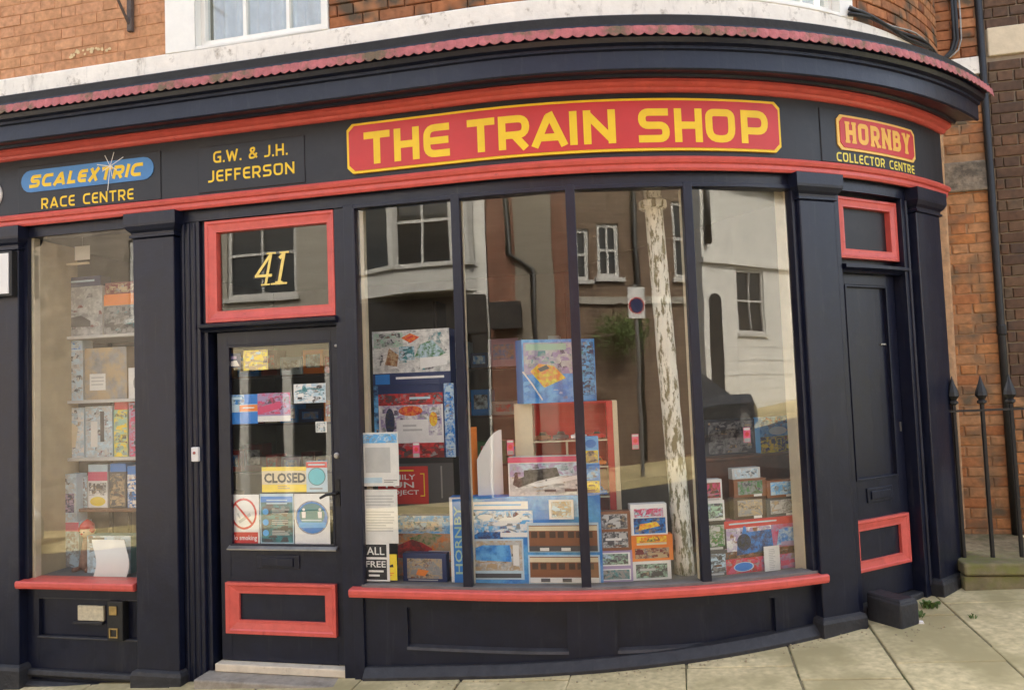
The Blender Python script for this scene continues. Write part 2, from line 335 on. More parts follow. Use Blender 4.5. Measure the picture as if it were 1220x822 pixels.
def letters(mb, text, x0, x1, y0, y1, t, f, lift=.001, m=0, slant=0., gap=.22, space=.55, serif=False, boxes=None):
    """fit the words between x0 and x1; y0, y1 may be functions of x"""
    ws = [(space if c == ' ' else GW.get(c, .8)) for c in text]
    tot = sum(ws) + gap*(len(text)-1); k = (x1-x0)/tot; hh = y1-y0; x = x0; q = 0
    for i, (c, w_) in enumerate(zip(text, ws)):
        if c != ' ':
            bx = boxes[i] if boxes else (x, x+w_*k)
            sx = (bx[1]-bx[0])/w_; wn = (bx[1]-bx[0])/hh
            g = glyph(c, wn, t); closed = False
            if g[0] == 'c': g = g[1:]; closed = True
            for st in g:
                pl = [((bx[0] + p[0]*hh + slant*p[1]*hh), y0 + p[1]*hh) for p in fillet(st)]
                ribbon(mb, pl, t*hh, f, lift + (q % 4)*.0003, m, closed); q += 1
                if serif and not closed:
                    for e in (pl[0], pl[-1]):
                        if abs(e[1]-y0) < hh*.06 or abs(e[1]-y1) < hh*.06:
                            yy = y0+t*hh*.28 if abs(e[1]-y0) < hh*.06 else y1-t*hh*.28
                            ribbon(mb, [(e[0]-hh*.15, yy), (e[0]+hh*.15, yy)], t*hh*.55, f, lift + (q % 4)*.0003 + .0001, m); q += 1
        x += (w_+gap)*k
def word(parent, m_, text, x0, x1, y0, y1, t, f, lift, **k):
    gap, space, bx = k.pop('gap', .22), k.pop('space', .55), k.pop('boxes', None)
    ws = [(space if c == ' ' else GW.get(c, .8)) for c in text]; kk = (x1-x0)/(sum(ws)+gap*(len(text)-1)); x = x0
    for i, (c, w_) in enumerate(zip(text, ws)):
        if c != ' ': part('letter', m_, parent, lambda m: letters(m, c, 0, 1, y0, y1, t, f, lift, boxes=[bx[i] if bx else (x, x+w_*kk)], **k))
        x += (w_+gap)*kk
_TC = {}
def text_mesh(txt, bold=0.0):
    if (txt, bold) in _TC: return _TC[(txt, bold)]
    c = bpy.data.curves.new('t', 'FONT'); c.body = txt; c.offset = bold; c.resolution_u = 2
    o = bpy.data.objects.new('t', c); COL.objects.link(o); bpy.context.view_layer.update()
    dg = bpy.context.evaluated_depsgraph_get(); me = o.evaluated_get(dg).to_mesh()
    vs_ = [(v.co.x, v.co.y) for v in me.vertices]; fs = [list(p.vertices) for p in me.polygons]
    o.evaluated_get(dg).to_mesh_clear(); bpy.data.objects.remove(o); bpy.data.curves.remove(c)
    xs = [p[0] for p in vs_]; ys = [p[1] for p in vs_]; x0, x1, y0, y1 = min(xs), max(xs), min(ys), max(ys)
    r = ([((p[0]-x0)/(x1-x0), (p[1]-y0)/(y1-y0)) for p in vs_], fs); _TC[(txt, bold)] = r; return r
def put_text(mb, txt, x0, x1, y0, y1, f, lift, m=0, bold=.01):
    vs_, fs = text_mesh(txt, bold); b = len(mb.v)
    for x, y in vs_: mb.v.append(tuple(f(x0+(x1-x0)*x, y0+(y1-y0)*y, lift)))
    for q in fs: mb.f.append([b+k for k in q]); mb.m.append(m)
# printed faces --------------------------------------------------------
C = dict(white=(.80, .79, .76), paper=(.74, .73, .69), black=(.012, .012, .014), navy=(.015, .03, .11), blue=(.02, .20, .60), sky=(.12, .42, .78), pale=(.48, .63, .72), red=(.58, .03, .03), pink=(.62, .07, .17), orange=(.78, .22, .03),
         yellow=(.85, .64, .03), cream=(.70, .60, .40), grey=(.27, .27, .26), lgrey=(.50, .50, .48), dgrey=(.07, .07, .075), brown=(.24, .09, .035), dbrown=(.07, .035, .02), green=(.07, .20, .06), teal=(.05, .22, .24), cyan=(.08, .52, .62), tan=(.45, .33, .19), maroon=(.16, .02, .02), lilac=(.36, .28, .46), mint=(.35, .55, .40))
def pm(c):
    if isinstance(c, str): return mat('print_'+c, C[c], .42, .06, 20)
    a, b_, sc = c
    key = 'print_%s_%s_%g' % (a, b_, sc)
    if key in MATS: return MATS[key]
    return mat(key, C[a], .42, .35, sc*1.7, col2=C[b_], thr=(.42, .58), c2scale=sc)
def printed(parent, name, w_, h_, f, items, lift0=.0006):
    """one flat printed layer: items are rects, ellipses, polygons, lines and words in 0..1 of the face"""
    mb = MB(); mats = []; k = 0
    def mi(c):
        m = pm(c)
        if m not in mats: mats.append(m)
        return mats.index(m)
    F = lambda u, v, l: f(u*w_, v*h_, l)
    for it in items:
        lf = lift0 + k*.00035; k += 1
        if it[0] == 'r' and isinstance(it[5], tuple) and it[5][2] > 6:      # a picture: many small scraps of its tones over the ground tone
            _, a, b_, c_, d_, col = it; n = int(min(80, max(8, (c_-a)*w_*(d_-b_)*h_*3400)))
            pal = [col[0], col[1], (col[0], col[1], col[2]*2), (col[1], col[0], col[2]), (col[0], 'grey', col[2]), (col[1], 'dgrey', col[2]*1.5), (col[0], random.choice(('tan', 'brown', 'teal', 'pale', 'maroon')), col[2]*1.3)]
            mb.face([F(a, b_, lf), F(c_, b_, lf), F(c_, d_, lf), F(a, d_, lf)], mi(col))
            for q in range(n):
                sx = random.uniform(.006, .034); sy = random.uniform(.003, .018); x = random.uniform(a*w_+sx, c_*w_-sx); y = random.uniform(b_*h_+sy, d_*h_-sy); an = random.choice((0, 0, random.uniform(-.5, .5)))
                if c_*w_-a*w_ < 2.4*sx or d_*h_-b_*h_ < 2.4*sy: continue
                pts = [(x+u*cos(an)*sx-v*sin(an)*sy, y+u*sin(an)*sx+v*cos(an)*sy) for u, v in ((-1, -1), (1, -.8), (random.uniform(.3, 1), 1), (random.uniform(-1, -.2), .9))]
                pts = [(min(max(u, a*w_), c_*w_), min(max(v, b_*h_), d_*h_)) for u, v in pts]
                mb.face([f(u, v, lf+.00003+q*.0000022) for u, v in pts], mi(random.choice(pal)))
        elif it[0] == 'r': _, a, b_, c_, d_, col = it; mb.face([F(a, b_, lf), F(c_, b_, lf), F(c_, d_, lf), F(a, d_, lf)], mi(col))
        elif it[0] == 'p': mb.face([F(x, y, lf) for x, y in it[1]], mi(it[2]))
        elif it[0] == 'e': _, cx, cy, rx, ry, col = it; mb.face([F(cx+rx*cos(2*pi*j/20), cy+ry*sin(2*pi*j/20), lf) for j in range(20)], mi(col))
        elif it[0] == 'o':
            _, cx, cy, rx, ry, t, col = it
            for j in range(24):
                a0, a1 = 2*pi*j/24, 2*pi*(j+1)/24
                mb.face([F(cx+rx*cos(a0), cy+ry*sin(a0), lf), F(cx+rx*cos(a1), cy+ry*sin(a1), lf), F(cx+rx*(1-t)*cos(a1), cy+ry*(1-t)*sin(a1), lf), F(cx+rx*(1-t)*cos(a0), cy+ry*(1-t)*sin(a0), lf)], mi(col))
        elif it[0] == 't': _, tx, a, b_, c_, d_, col = it; put_text(mb, tx, a*w_, c_*w_, b_*h_, d_*h_, f, lf, mi(col), .035 if tx == 'CLOSED' else .012)
        elif it[0] == 'tv':
            _, tx, a, b_, c_, d_, col = it; put_text(mb, tx, b_*h_, d_*h_, a*w_, c_*w_, lambda x, y, l: f((a+c_)*w_-y, x, l), lf, mi(col), .012)
        elif it[0] == 'l':      # lines of small print
            _, a, b_, c_, d_, n, col = it
            for j in range(n):
                y0 = d_ - (d_-b_)*(j+.15)/n; y1 = d_ - (d_-b_)*(j+.6)/n; e = c_ - (c_-a)*random.choice((0, .05, .12, .3))
                mb.face([F(a, y1, lf), F(e, y1, lf), F(e, y0, lf), F(a, y0, lf)], mi(col))
        elif it[0] == 's': _, pts, wd, col = it; ribbon(mb, [(x*w_, y*h_) for x, y in pts], wd*w_, f, lf, mi(col))
    return obj(name, mb, mats, parent)
def local(o, th, tilt=0.):
    ux = Vector((cos(th), sin(th), 0)); ou = Vector((sin(th), -cos(th), 0)); up = Vector((0, 0, 1))
    up2 = up*cos(tilt) - ou*sin(tilt); ou2 = ou*cos(tilt) + up*sin(tilt)
    return lambda x, y, l: o + ux*x + up2*y + ou2*l
TOPS = {}
def carton(key, name, label, cat, px, d, depth, base, items, rest=None, yaw=0., group=None, width=None):
    """a cardboard box standing behind the glass; px = left, top, right, bottom in the photo"""
    x0, y0, x1, y1 = px
    sa, _ = inv(x0, (y0+y1)/2, d); sb, _ = inv(x1, (y0+y1)/2, d); sc = (sa+sb)/2
    _, ht = inv((x0+x1)/2, y0, d); _, hb = inv((x0+x1)/2, y1, d)
    if rest is not None: hb = TOPS[rest] if isinstance(rest, str) else rest
    th = th_at(sc)+yaw; w_ = width or (sb-sa); h_ = ht-hb
    o = P3(sc, d, hb); f = local(o - Vector((cos(th), sin(th), 0))*w_/2, th)
    e = empty(name, o, label, cat, group)
    mb = MB(); mb.hexa([f(0, 0, -depth), f(w_, 0, -depth), f(w_, 0, 0), f(0, 0, 0), f(0, h_, -depth), f(w_, h_, -depth), f(w_, h_, 0), f(0, h_, 0)])
    obj('carton', mb, pm(base), e, bevel=.0025)
    if items: printed(e, 'printed_front', w_, h_, f, items)
    TOPS[key] = ht; return e
def card(name, label, cat, px, d, base, items, thick=.0015, group=None, yaw=0., pane=None):
    """a notice or sticker on the inside of a pane"""
    x0, y0, x1, y1 = px
    sa, _ = inv(x0, (y0+y1)/2, d); sb, _ = inv(x1, (y0+y1)/2, d); sc = (sa+sb)/2
    _, ht = inv((x0+x1)/2, y0, d); _, hb = inv((x0+x1)/2, y1, d)
    th = th_at(sc)+yaw; w_ = sb-sa; h_ = ht-hb; o = P3(sc, d, hb)
    if pane: fo, th = pane_frame(pane); p = Vector((o.x, o.y, 0)) - Vector((fo.x, fo.y, 0)); ou = Vector((sin(th), -cos(th), 0)); o = o + ou*(d - .0 - p.dot(ou))
    f = local(o - Vector((cos(th), sin(th), 0))*w_/2, th)
    e = empty(name, o, label, cat, group)
    mb = MB(); mb.hexa([f(0, 0, -thick), f(w_, 0, -thick), f(w_, 0, 0), f(0, 0, 0), f(0, h_, -thick), f(w_, h_, -thick), f(w_, h_, 0), f(0, h_, 0)])
    obj('sheet', mb, pm(base), e)
    if items: printed(e, 'print', w_, h_, f, items, .0004)
    return e

# ================================================================== SETTING: ground
def gpt(u, v, dz=0.):
    p = T2*u - N2*v          # v grows away from the camera, towards the shop
    return Vector((p.x, p.y, G(p.x)+dz))
SANDSTONE = brickmat('york_stone_flag', [(.58, .48, .265), (.62, .52, .295), (.53, .44, .24), (.64, .54, .32)], .4, (.38, .32, .165), (.44, .64), 2.6, (.68, 1.2))
JOINT = mat('sandy_joint', (.19, .16, .09), .95, .3, 20, .4, 60, col2=(.08, .09, .03), thr=(.45, .6), c2scale=6)
ASPH = mat('asphalt', (.055, .054, .052), .9, .3, 40, .5, 120)
mb = MB()
for i in range(-30, 30):
    mb.face([gpt(i*4, -60, -.28), gpt(i*4+4, -60, -.28), gpt(i*4+4, 60, -.28), gpt(i*4, 60, -.28)])
tag(obj('ground', mb, JOINT), kind='structure')
mb = MB()
for i in range(-20, 22): mb.face([gpt(i*2, -2.1, -.13), gpt(i*2+2, -2.1, -.13), gpt(i*2+2, 2.02, -.13), gpt(i*2, 2.02, -.13)])
tag(obj('road', mb, ASPH), kind='structure')
mb = MB()
for i in range(-20, 22): mb.face([gpt(i*2, 2.1, -.007), gpt(i*2+2, 2.1, -.007), gpt(i*2+2, 7.5, -.007), gpt(i*2, 7.5, -.007)])
pave = tag(obj('pavement', mb, JOINT), kind='structure')
mb = MB()
for i in range(-20, 22): mb.hexa([gpt(i*2, -3.9, -.2), gpt(i*2+2, -3.9, -.2), gpt(i*2+2, -2.1, -.2), gpt(i*2, -2.1, -.2), gpt(i*2, -3.9), gpt(i*2+2, -3.9), gpt(i*2+2, -2.1), gpt(i*2, -2.1)])
tag(obj('far_pavement', mb, SANDSTONE), kind='structure')
mb = MB()
for i in range(-24, 26):
    mb.hexa([gpt(i*.9, 1.98, -.25), gpt(i*.9+.89, 1.98, -.25), gpt(i*.9+.89, 2.1, -.25), gpt(i*.9, 2.1, -.25), gpt(i*.9, 1.98), gpt(i*.9+.89, 1.98), gpt(i*.9+.89, 2.1), gpt(i*.9, 2.1)])
tag(obj('kerb', mb, mat('kerb_stone', (.22, .2, .17), .9, .2, 12, .3, 40), bevel=.015), kind='structure')
def flag(u0, u1, v0, v1):
    mb = MB(); j = lambda: random.uniform(-.006, .006); t = random.uniform(-.002, .004); gp = .0045
    q = [(u0+gp+j(), v0+gp+j()), (u1-gp+j(), v0+gp+j()), (u1-gp+j(), v1-gp+j()), (u0+gp+j(), v1-gp+j())]
    mb.hexa([gpt(a, b, -.05) for a, b in q] + [gpt(a, b, t+random.uniform(-.002, .002)) for a, b in q])
    obj('paving_slab', mb, SANDSTONE, pave, bevel=.006)
cols = [(-4.4+.62*k, -4.4+.62*(k+1)) for k in range(7)] + [(-.06, .50), (.50, .985), (.985, 1.50), (1.50, 2.05), (2.05, 2.62), (2.62, 3.2), (3.2, 3.8)]
cols[6] = (cols[6][0], -.06)
offs = {8: 4.05, 9: 4.238, 10: 4.447}
for i, (a, b) in enumerate(cols):
    o0 = offs.get(i, 4.05 + (i*.37) % .6)
    vs_ = [o0 + .72*k for k in range(-3, 4)]
    vs_ = [2.11] + [v for v in vs_ if v > 2.3]
    for v0, v1 in zip(vs_, vs_[1:]):
        if v0 > (4.3 if b < 0 else 5.4): continue
        flag(a, b, v0, v1)

# ================================================================== THE SHOP
shop = empty('corner_shop', P3(0, 0, 0), 'navy corner shopfront with a curved bow window, red trim and brick storey above', 'shop')
S_L, S_R = -7.5, 3.48  # front lengthened leftwards, unseen, to keep the sun off the street
# --- cornice, fascia, mouldings
part('cornice', NAVY, shop, lambda m: m.sweep([(-.08, 3.372), (.13, 3.372), (.14, 3.385), (.245, 3.362), (.265, 3.352), (.275, 3.36), (.275, 3.455), (.29, 3.462), (.29, 3.478), (.315, 3.486), (.325, 3.51), (.325, 3.53), (.345, 3.54), (.345, 3.572), (-.08, 3.60)], S_L, S_R+.05))
def scal(m):
    s = S_L
    while s < S_R+.07:
        w_ = .058; n = 6
        for k in range(n):
            a, b = s+w_*k/n, s+w_*(k+1)/n
            ha = 3.516 - .017*sin(pi*k/n); hb = 3.516 - .017*sin(pi*(k+1)/n)
            da = .362+.006*sin(pi*k/n); db = .362+.006*sin(pi*(k+1)/n)
            q = [P3(a, da-.004, ha), P3(b, db-.004, hb), P3(b, db, hb), P3(a, da, ha), P3(a, da-.012, 3.556), P3(b, db-.012, 3.556), P3(b, db-.008, 3.556), P3(a, da-.008, 3.556)]
            m.hexa(q)
            m.face([P3(a, da-.008, 3.556), P3(b, db-.008, 3.556), P3(b, .20, 3.6), P3(a, .20, 3.6)])
        s += w_
part('scalloped_edging', SCAL, shop, scal)
part('flashing', LEADB, shop, lambda m: m.sweep([(-.02, 3.585), (.30, 3.578), (.30, 3.642), (.275, 3.658), (-.02, 3.70)], S_L, S_R+.04))
part('fascia', NAVYD, shop, lambda m: m.fbox(S_L, S_R, -.12, .045, 2.862, 3.372))
part('red_moulding', RED, shop, lambda m: m.sweep([(.043, 3.312), (.06, 3.312), (.073, 3.320), (.080, 3.333), (.096, 3.340), (.112, 3.352), (.112, 3.3705), (.043, 3.3705)], S_L, S_R+.025))
part('red_moulding', RED, shop, lambda m: m.sweep([(.043, 2.858), (.058, 2.858), (.066, 2.872), (.066, 2.893), (.08, 2.900), (.088, 2.918), (.08, 2.932), (.07, 2.937), (.043, 2.94)], S_L, S_R+.015))
part('window_head', NAVY, shop, lambda m: (m.fbox(S_L, 3.4, -.12, .012, 2.79, 2.86)))
part('unseen_front_wall', NAVY, shop, lambda m: m.fbox(S_L, -3.60, -.12, -.01, -.8, 2.85))  # unseen wall added below the stretch of front that blocks the sun
# --- pilasters
def pilaster(s0, s1, base, cap_e=.04, dd=.06):
    p = part('pilaster', NAVY, shop, lambda m: m.fbox(s0, s1, -.12, dd, base+.02, 2.70), bevel=.006)
    part('capital', NAVY, p, lambda m: m.ploft(s0, s1, -.1, dd, [(2.70, .002), (2.705, .014), (2.718, .014), (2.722, .004), (2.735, .006), (2.75, .022), (2.775, .036), (2.79, .038), (2.857, .038)]))
    part('plinth_block', STONEB, p, lambda m: m.ploft(s0, s1, -.1, dd, [(base-.35, .03), (base+.01, .03), (base+.03, .022), (base+.04, .004)]), bevel=.004)
pilaster(-3.62, -3.135, -.06); pilaster(-2.245, -1.945, -.045); pilaster(1.945, 2.205, .235); pilaster(2.985, 3.32, .30)
# --- left window
LW0, LW1 = -3.10, -2.26
def bay_sill(s0, s1, h=.517, ext=.075):
    return lambda m: m.sweep([(-.06, h-.045), (ext-.02, h-.05), (ext-.006, h-.046), (ext, h-.03), (ext, h-.006), (ext-.008, h), (-.06, h+.01)], s0, s1)
part('window_sill', RED, shop, bay_sill(-3.155, -2.262), bevel=.003)
part('window_frame', NAVY, shop, lambda m: (m.fbox(-3.14, LW0, -.06, .02, .517, 2.79), m.fbox(LW1, -2.244, -.06, .02, .517, 2.79)))
part('pane', GLASS, shop, lambda m: m.fbox(LW0-.005, LW1+.005, -.006, -.002, .525, 2.79))
part('window_board', INCREAM, shop, lambda m: m.fbox(LW0-.02, LW0+.022, -.06, -.012, .52, 2.79))
part('reveal_board', TAN, shop, lambda m: m.fbox(LW0-.04, LW0-.012, -.42, -.06, .5, 2.79))
p = part('stall_riser', NAVY, shop, lambda m: (m.frame(-3.14, -2.244, -.4, .47, .1, -.08, -.005, hole=(-3.045, -2.275, .15, .39)), m.fbox(-3.045, -2.275, -.08, -.03, .15, .39)), bevel=.003)
part('panel_bead', DUSTY, p, lambda m: (m.fbox(-3.05, -2.27, -.03, .004, .138, .15), m.fbox(-3.05, -2.27, -.03, -.002, .39, .398)), bevel=.003)
part('plinth_block', STONEB, shop, lambda m: (m.sweep([(-.08, -.5), (.05, -.5), (.05, -.145), (.02, -.13), (-.08, -.13)], -3.135, -2.25), m.sweep([(-.08, -.11), (.012, -.11), (.03, -.09), (.02, -.06), (-.08, -.055)], -3.135, -2.25)), bevel=.006)
# --- shop door
DD = -.06
part('door_frame', NAVY, shop, lambda m: (m.fbox(-1.942, -1.80, -.12, .005, -.15, 2.80), m.fbox(-1.80, -1.765, -.12, -.02, -.03, 2.80), [m.tube([P3(q, .006, -.12), P3(q, .006, 2.78)], .011, n=6) for q in (-1.915, -1.875, -1.835)],
     m.fbox(-.872, -.80, -.12, .0, -.05, 2.80), m.fbox(-.80, -.735, -.12, .02, -.1, 2.80)), bevel=.003)
part('transom_bar', NAVY, shop, lambda m: m.sweep([(-.12, 2.078), (-.01, 2.078), (.0, 2.09), (.03, 2.105), (.035, 2.125), (-.02, 2.137), (-.12, 2.137)], -1.80, -.86), bevel=.002)
tl = part('transom_light', RED, shop, lambda m: m.bevelframe((-1.765, -.875, 2.137, 2.785), (-1.69, -.925, 2.208, 2.712), -.06, .0), bevel=.0015)
part('pane', GLASSD, tl, lambda m: m.fbox(-1.70, -.915, -.044, -.040, 2.2, 2.72))
door = part('door', NAVY, shop, lambda m: (m.frame(-1.728, -.872, .035, 2.076, .07, DD-.045, DD, hole=(-1.655, -.94, .735, 1.99))), bevel=.003)
part('pane', GLASSD, door, lambda m: m.fbox(-1.66, -.935, DD-.024, DD-.020, .73, 1.995))
part('glazing_bead', NAVY, door, lambda m: m.frame(-1.655, -.94, .735, 1.99, .012, DD-.02, DD+.004))
part('weather_bar', STEEL, door, lambda m: m.sweep([(DD, .715), (DD+.03, .715), (DD+.03, .722), (DD, .738)], -1.665, -.925))
part('panel_moulding', RED, door, lambda m: m.bevelframe((-1.682, -.937, .203, .515), (-1.592, -1.012, .285, .447), DD, DD+.028), bevel=.0015)
part('letterbox', NAVY, door, lambda m: (m.fbox(-1.47, -1.18, DD, DD+.008, .60, .68), m.fbox(-1.43, -1.22, DD+.008, DD+.016, .615, .665)), bevel=.003)
part('lock', STEEL, door, lambda m: m.lathe(P3(-.915, DD, 1.285), [(.019, 0), (.019, .012), (.012, .016), (.012, .02)], ax=(sin(-A0), -cos(A0), 0)))
part('spyhole', STEEL, door, lambda m: m.lathe(P3(-.905, DD, 1.955), [(.009, 0), (.009, .006), (.004, .008)], ax=(sin(-A0), -cos(A0), 0)))
part('handle', BLACKP, door, lambda m: (m.fbox(-.93, -.90, DD, DD+.008, .98, 1.14), m.tube([P3(-.915, DD, 1.06), P3(-.915, DD+.045, 1.06), P3(-.93, DD+.055, 1.062), P3(-.97, DD+.055, 1.055), P3(-1.01, DD+.05, 1.035)], [.010, .010, .010, .009, .008])), smooth=False)
part('threshold', CREAMSTEP, shop, lambda m: m.fbox(-1.74, -.87, -.14, .0, -.02, .028), bevel=.006)
part('door_step', STEP, shop, lambda m: m.fbox(-1.80, -.80, -.14, .13, -.4, -.022), bevel=.01)
# --- bow window
BW0, BW1 = -.735, 1.945
part('window_sill', RED, shop, bay_sill(-.80, 1.985, .52, .08), bevel=.003)
part('sill_ledge', SILLIN, shop, lambda m: m.fbox(BW0, BW1, -.06, .035, .51, .538))
def riser_base(q): x, y = P2(q, 0); return G(x)
p = part('stall_riser', NAVY, shop, lambda m: (m.fbox(-.735, 1.945, -.09, .0, -.3, .175), m.fbox(-.735, 1.945, -.09, .0, .405, .474), m.fbox(-.735, -.47, -.09, .0, .175, .405), m.fbox(.465, .745, -.09, .0, .175, .405), m.fbox(1.67, 1.945, -.09, .0, .175, .405), m.fbox(-.47, .465, -.09, -.025, .175, .405), m.fbox(.745, 1.67, -.09, -.025, .175, .405)))
part('panel_bead', DUSTY, p, lambda m: (m.sweep([(-.025, .165), (.008, .165), (.002, .18), (-.025, .19)], -.475, .47), m.sweep([(-.025, .165), (.008, .165), (.002, .18), (-.025, .19)], .74, 1.675)))
part('plinth', STONEB, shop, lambda m: m.sweep([(-.05, -.5), (.062, -.5), (.062, lambda q: riser_base(q)+.02), (.02, lambda q: riser_base(q)+.065), (-.05, lambda q: riser_base(q)+.07)], -.735, 1.93), bevel=.004)
MULL = [-.0875, .5825, 1.255]
PANES = {1: (-.725, -.1175), 2: (-.0575, .5525), 3: (.6125, 1.225), 4: (1.285, 1.915)}
SKEW = {1: 0., 2: -.03, 3: .0, 4: .01}
def pane_frame(k):
    a, b = PANES[k]; pa, pb = P3(a, 0, 0), P3(b, 0, 0); e = (pb-pa).normalized(); th = math.atan2(e.y, e.x) + SKEW[k]
    return (pa+pb)/2, th
bow = part('bow_window_frame', NAVY, shop, lambda m: ([m.fbox(q-.027, q+.027, -.012, .032, .53, 2.80) for q in MULL], m.fbox(-.74, -.722, -.05, .03, .53, 2.8), m.fbox(1.915, 1.946, -.05, .03, .53, 2.80), m.fbox(-.74, 1.946, -.05, .03, 2.77, 2.795)), bevel=.004)
part('inner_mullion', INCREAM, bow, lambda m: ([m.fbox(q-.022, q+.022, -.062, -.012, .53, 2.79) for q in MULL], m.fbox(-.735, -.70, -.09, -.05, .53, 2.79)))
part('reveal_board', INCREAM, bow, lambda m: m.fbox(1.905, 1.94, -.115, -.03, .52, 2.79))
for k in PANES:
    o, th = pane_frame(k); w_ = (PANES[k][1]-PANES[k][0])/2 + .012; f = local(o, th)
    mb = MB(); mb.hexa([f(-w_, .535, -.003), f(w_, .535, -.003), f(w_, .535, .001), f(-w_, .535, .001), f(-w_, 2.785, -.003), f(w_, 2.785, -.003), f(w_, 2.785, .001), f(-w_, 2.785, .001)])
    obj('pane', mb, GLASS, bow)
part('window_floor', SILLIN, shop, lambda m: m.fbox(-.73, 2.13, -.95, -.06, .48, .52))
part('window_floor', SILLIN, shop, lambda m: m.fbox(2.132, 2.5, -.95, -.25, .48, .52))
part('window_floor', SILLIN, shop, lambda m: m.fbox(LW0, LW1, -.85, -.06, .48, .52))
# --- side door round the corner
part('door_frame', NAVY, shop, lambda m: (m.fbox(2.207, 2.30, -.16, .0, .05, 2.80), m.fbox(2.90, 2.985, -.16, .01, .1, 2.80), m.tube([P3(2.945, .012, .3), P3(2.945, .012, 2.78)], .012, n=6)), bevel=.003)
part('transom_bar', NAVY, shop, lambda m: m.sweep([(-.16, 2.29), (-.02, 2.29), (-.01, 2.30), (.022, 2.315), (.022, 2.335), (-.03, 2.345), (-.16, 2.345)], 2.31, 2.93))
tl = part('transom_light', RED, shop, lambda m: m.bevelframe((2.31, 2.895, 2.38, 2.765), (2.375, 2.835, 2.44, 2.705), -.075, -.02), bevel=.0015)
part('panel', NAVYD, tl, lambda m: m.fbox(2.37, 2.84, -.09, -.07, 2.435, 2.71))
part('transom_backing', NAVY, shop, lambda m: m.fbox(2.31, 2.90, -.16, -.076, 2.345, 2.79))
DS = -.07
sd_ = part('side_door', NAVY, shop, lambda m: (m.frame(2.30, 2.895, .27, 2.29, .07, DS-.05, DS, hole=(2.385, 2.80, 1.0, 2.22)), m.fbox(2.385, 2.80, DS-.05, DS-.018, 1.0, 2.22)), bevel=.004)
part('panel_moulding', NAVY, sd_, lambda m: m.frame(2.385, 2.80, 1.0, 2.22, .014, DS-.018, DS+.006), bevel=.003)
part('panel_moulding', RED, sd_, lambda m: m.bevelframe((2.305, 2.845, .455, .765), (2.365, 2.765, .52, .70), DS, DS+.03), bevel=.0015)
part('letterbox', NAVY, sd_, lambda m: (m.fbox(2.47, 2.72, DS, DS+.008, .86, .95), m.fbox(2.50, 2.69, DS+.008, DS+.016, .88, .93)), bevel=.003)
part('lock', STEEL, sd_, lambda m: (m.fbox(2.72, 2.775, DS-.018, DS-.008, 1.84, 1.85), m.fbox(2.855, 2.865, DS, DS+.006, 1.28, 1.34)))
part('door_step', STONEB, shop, lambda m: m.fbox(2.21, 2.985, -.16, -.01, .0, .262), bevel=.01)
part('shop_base', STONEB, shop, lambda m: m.fbox(3.30, 3.44, -.3, .03, .0, .32), bevel=.006)
part('end_board', NAVY, shop, lambda m: (m.fbox(3.30, 3.46, -.4, .0, .30, 2.862)))
# --- storey above: band, bricks, windows
UB0, UB1 = 3.70, 3.93
UW = -.05
def bandprof(m): m.sweep([(-.3, UB0), (-.015, UB0), (-.015, UB1-.012), (-.03, UB1), (-.3, UB1)], S_L, 3.97)
part('rendered_band', CREAM, shop, bandprof, bevel=.004)
HOLES = [(-2.045, -.885, UB1-.01, 5.6), (1.55, 2.56, UB1-.01, 5.6)]
UPB = brickwall_mat('painted_brick_far', (.50, .26, .135), (.47, .24, .12), (.45, .23, .12))
def wallbits(mb, f, a0, a1, z0, z1, holes, reveal=.1, step=.25, uv=True):
    xs = sorted(set([a0, a1] + [h for q in holes for h in q[:2]])); zs = sorted(set([z0, z1] + [h for q in holes for h in q[2:]]))
    xs = [x for x in xs if a0 <= x <= a1]; zs = [z for z in zs if z0 <= z <= z1]
    for xa, xb in zip(xs, xs[1:]):
        n = max(1, math.ceil((xb-xa)/step))
        for za, zb in zip(zs, zs[1:]):
            cx, cz = (xa+xb)/2, (za+zb)/2
            if any(q[0] < cx < q[1] and q[2] < cz < q[3] for q in holes): continue
            for k in range(n):
                p, q = xa+(xb-xa)*k/n, xa+(xb-xa)*(k+1)/n
                mb.face([f(p, 0, za), f(q, 0, za), f(q, 0, zb), f(p, 0, zb)], 0, [(p, za), (q, za), (q, zb), (p, zb)])
    for a, b, c, d in holes:
        for p, q in (((a, c), (a, d)), ((b, c), (b, d)), ((a, d), (b, d)), ((a, c), (b, c))):
            mb.face([f(p[0], 0, p[1]), f(q[0], 0, q[1]), f(q[0], -reveal, q[1]), f(p[0], -reveal, p[1])], 0, [p, q, (q[0]+.1, q[1]), (p[0]+.1, p[1])])
uw = part('upper_wall', UPB, shop, lambda m: wallbits(m, lambda a, e, z: P3(a, UW+e, z), S_L, 3.97, UB1-.02, 6.4, HOLES, .15))
part('roof', mat('slate', (.08, .085, .1), .7, .2, 6), shop, lambda m: m.hexa([P3(S_L, -6, 6.3), P3(3.9, -2.8, 6.3), P3(3.9, .12, 6.3), P3(S_L, .12, 6.3), P3(S_L, -6, 6.5), P3(3.9, -2.8, 6.5), P3(3.9, .12, 6.5), P3(S_L, .12, 6.5)]))
BVAR = []
